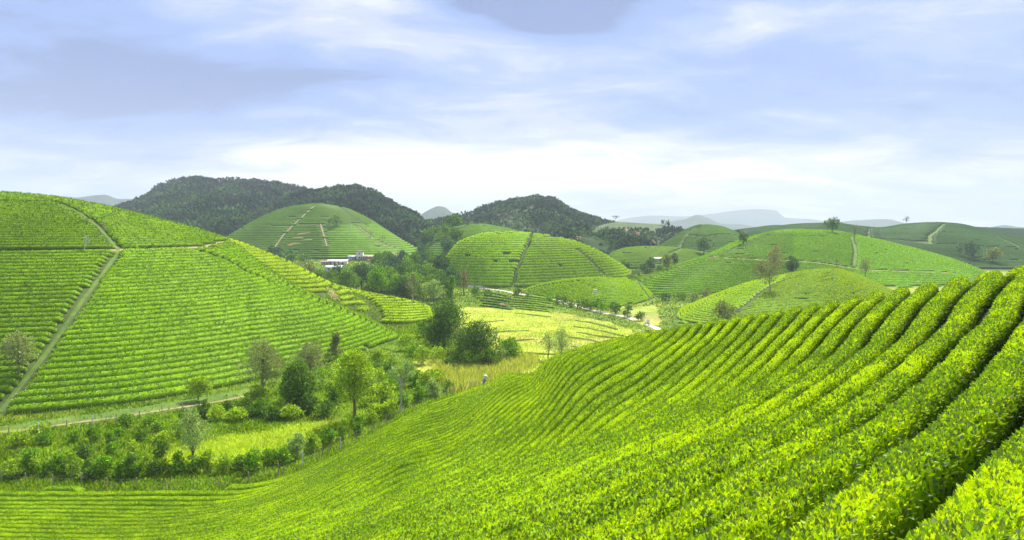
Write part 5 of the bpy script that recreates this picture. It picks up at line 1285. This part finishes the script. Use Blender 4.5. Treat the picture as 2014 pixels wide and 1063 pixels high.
box_house(662, 522, 13, 5, 2.3, WH, (.72, .70, .68), 'long white low building with a bright roof, upper of the hamlet', .05, 'shed', 4, rh=1.2)
box_house(655, 535, 9, 4, 2.4, WH, (.78, .77, .76), 'lower white building of the hamlet with bright metal roof', .05, 'shed', 3, rh=1.1)
box_house(638, 522, 5, 4, 2.2, (.5, .4, .33), (.36, .24, .18), 'small rust-roofed shed at the left end of the hamlet', -.1, 'gable', 1)
box_house(669, 537, 3.6, 4, 2.6, (.55, .45, .4), (.32, .20, .16), 'small red-brown shed at the lower right end of the hamlet', .1, 'gable', 1)
box_house(690, 511, 5, 4, 2.0, (.55, .6, .7), (.55, .6, .68), 'little blue-grey shed left of the white two-storey house', 0, 'shed', 1)
box_house(721, 510, 8, 4, 1.5, (.38, .30, .24), (.40, .32, .26), 'low brick outbuilding right of the white two-storey house', 0, 'shed', 1)
box_house(788, 520, 4.5, 5, 5.2, (.7, .68, .62), (.62, .62, .62), 'grey-white house half hidden in the trees right of the hamlet', .2, 'gable', 1)
box_house(793, 533, 4, 4, 3, (.62, .5, .45), (.60, .45, .40), 'pinkish-roofed house low among the trees of the grove', -.1, 'gable', 1)
box_house(1295, 516, 4, 3, 2.2, (.5, .45, .4), (.75, .72, .68), 'tiny pale-roofed hut beside the dark tree pair', .1, 'gable', 0, name='hut')
def pole(px, Y, H, r, label, kind='pole'):
    a, _ = ae(px, 500); x, y = float(a)*Y, Y; z = float(ground(x, y)[0]); root = empty('utility_pole' if kind == 'pole' else 'pylon', (x, y, z), label, 'pole' if kind == 'pole' else 'pylon')
    t = MB()
    if kind == 'pole': t.tube([(0, 0, -.3), (0, 0, H)], [r, r*.7], 8, (.62, .60, .55)); t.build('post', M_WALL, root, smooth=True)
    else:
        for sx, sy in ((-1, -1), (1, -1), (1, 1), (-1, 1)): t.tube([(sx*r*4, sy*r*4, -.3), (sx*r, sy*r, H)], r*.35, 5, (.35, .37, .4))
        t.build('lattice', M_METAL, root)
    c = MB()
    for k, (zz, L) in enumerate(((.96, .10), (.88, .13)) if kind != 'pole' else ((.97, .12),)): c.tube([(-H*L, 0, H*zz), (H*L, 0, H*zz)], r*.5, 5, (.3, .3, .32))
    c.build('crossarm', M_METAL, root)
pole(691, 545, 9.5, .16, 'slender pale pole with a dark top left of the white two-storey house')
pole(1345, 700, 11, .5, 'taller of two distant pylons on the skyline', 'pylon'); pole(1353, 705, 7.5, .5, 'lower of two distant pylons on the skyline', 'pylon')
tb = hit(1171, 579, ymin=220); tr_ = empty('tomb', tuple(tb), 'small white tomb in a bare notch of the low dome beside the road', 'tomb')
q = MB(); q.box(-1.1, 1.1, -.8, .8, -.4, .35, (.75, .73, .68)); q.build('base', M_WALL, tr_); q = MB(); q.box(-.5, .5, .2, .6, .354, 1.3, (.85, .84, .8)); q.add([(-.7, .1, 1.304), (.7, .1, 1.304), (.7, .7, 1.304), (-.7, .7, 1.304), (-.7, .4, 1.7), (.7, .4, 1.7)], [(0, 1, 5, 4), (2, 3, 4, 5), (0, 3, 2, 1)], (.7, .5, .4)); q.build('headstone', M_WALL, tr_)
def soil(px, py, rx, ry, ymin, label, c=(.26, .16, .08)):
    p = hit(px, py, ymin=ymin); n = 26; V = [p+[0, 0, .12]]; rg = np.random.default_rng(int(px))
    for R_ in (.5, 1.0):
        for i in range(n):
            t = 2*math.pi*i/n; k = R_*rg.uniform(.75, 1.15); x = p[0]+rx*k*math.cos(t); y = p[1]+ry*k*math.sin(t); V.append([x, y, float(ground(x, y)[0])+max(.12, .0012*p[1])*(2-R_)])
    F3 = [(0, 1+i, 1+(i+1) % n) for i in range(n)]; F4 = [(1+i, 1+n+i, 1+n+(i+1) % n, 1+(i+1) % n) for i in range(n)]
    tag(mesh('bare_soil', V, [np.array(F3), np.array(F4)], M_PATH, attrs=np.tile(c, (len(V), 1)), smooth=True), label, kind='structure')
for a_ in [(1171, 581, 2.6, 3, 220, 'notch of bare soil on the low dome'), (660, 584, .6, 2, 180, 'eroded bare patch on the left spur'), (745, 512, 9, 6, 420, 'cut bank of red earth below the dome'), (785, 506, 13, 7, 430, 'red earth bank'), (1280, 480, 12, 10, 520, 'orange earth scar'), (990, 600, 2, 3, 200, 'bare soil'), (598, 461, 5, 1.6, 480, 'bare soil'), (585, 470, 6, 1.5, 480, 'bare soil'), (603, 474, 5, 1.4, 480, 'bare soil'), (577, 482, 6, 1.6, 480, 'bare soil'), (1248, 458, 12, 16, 600, 'reddish bare slope'), (1130, 470, 9, 12, 560, 'reddish bare slope'), (1095, 440, 6, 12, 560, 'reddish bare slope'), (1030, 803, .5, 1.2, 20, 'small bare soil gap')]: soil(*a_)

# ------------------------------------------------------------------ far mountains and the air
def mountain(crest, label, half, seed, rough):
    px = [c[0] for c in crest]; a, e = ae(px, [c[1] for c in crest]); Yc = crest[0][2]; aa = np.linspace(a[0], a[-1], 260); zc = pchip(a, e*Yc, aa)
    t = np.linspace(-1, 1, 41); A, Tt = np.meshgrid(aa, t); Yg = Yc + Tt*half; X = A*Yg; prof = np.clip(1-np.abs(Tt), 0, 1)**0.9
    n = fbm(X/(half*.30), Yg/(half*.30), seed, 5)-.47; Z = -24 + (zc[None]+24)*prof + rough*n*(np.abs(Tt)*(1-np.abs(Tt))*4+.18)
    nr, nc = Z.shape; i = np.arange(nr-1)[:, None]*nc; j = np.arange(nc-1)[None]; F = np.stack([i+j, i+j+1, i+nc+j+1, i+nc+j], -1).reshape(-1, 4)
    c = np.array([.05, .09, .04])*(0.7+.6*fbm(X/60, Yg/60, 3, 3))[..., None]
    tag(mesh('mountain', np.dstack([X, Yg, Z]), F, M_GROUND, attrs=c.reshape(-1, 3), smooth=True), label, kind='structure')
mountain(C('40,420,3000 60,402,3000 90,390,3000 120,386,3000 150,389,3000 175,386,3000 205,383,3000 235,391,3000 260,391,3000 285,390,3000 330,410,3000 380,440,3000'), 'blue mountains behind the left hill', 500, 1, 40)
mountain(C('790,455,2600 815,432,2600 835,418,2600 850,410,2600 862,406,2600 874,408,2600 888,418,2600 915,432,2600 960,455,2600'), 'blue peak in the gap between the wooded hills', 350, 2, 30)
mountain(C('1240,450,3800 1290,442,3800 1320,436,3800 1345,433,3800 1372,423,3800 1390,428,3800 1420,440,3800 1460,442,3800 1500,450,3800'), 'pale blue mountains right of centre', 600, 3, 50)
mountain(C('1180,448,7200 1230,430,7200 1290,424,7200 1340,426,7200 1400,421,7200 1440,415,7200 1490,411,7200 1525,414,7200 1545,428,7200 1600,432,7200 1640,437,7200 1700,444,7200 1760,450,7200'), 'faint pale mountains far behind the right hills', 1100, 4, 70)
mountain(C('1560,452,4200 1620,442,4200 1680,434,4200 1740,431,4200 1780,439,4200 1800,444,4200 1850,451,4200'), 'pale hills on the right horizon', 600, 5, 40)
mountain(C('1900,455,3200 1950,447,3200 1975,443,3200 2010,447,3200 2080,446,3200 2200,450,3200'), 'blue hills at the right edge of the horizon', 500, 6, 30)
def haze():
    m, nt, out = new_mat('haze_air'); v = N(nt, 'ShaderNodeVolumePrincipled'); v.inputs['Color'].default_value = (.74, .79, 1.0, 1); v.inputs['Density'].default_value = 0.00018; v.inputs['Anisotropy'].default_value = 0.0
    LK(nt, v.outputs[0], out.inputs['Volume']); b = MB(); b.box(-12600, 12600, -80, 9800, -29.2, 420); o = b.build('haze', m, None, attr=False); tag(o, kind='stuff')
haze()
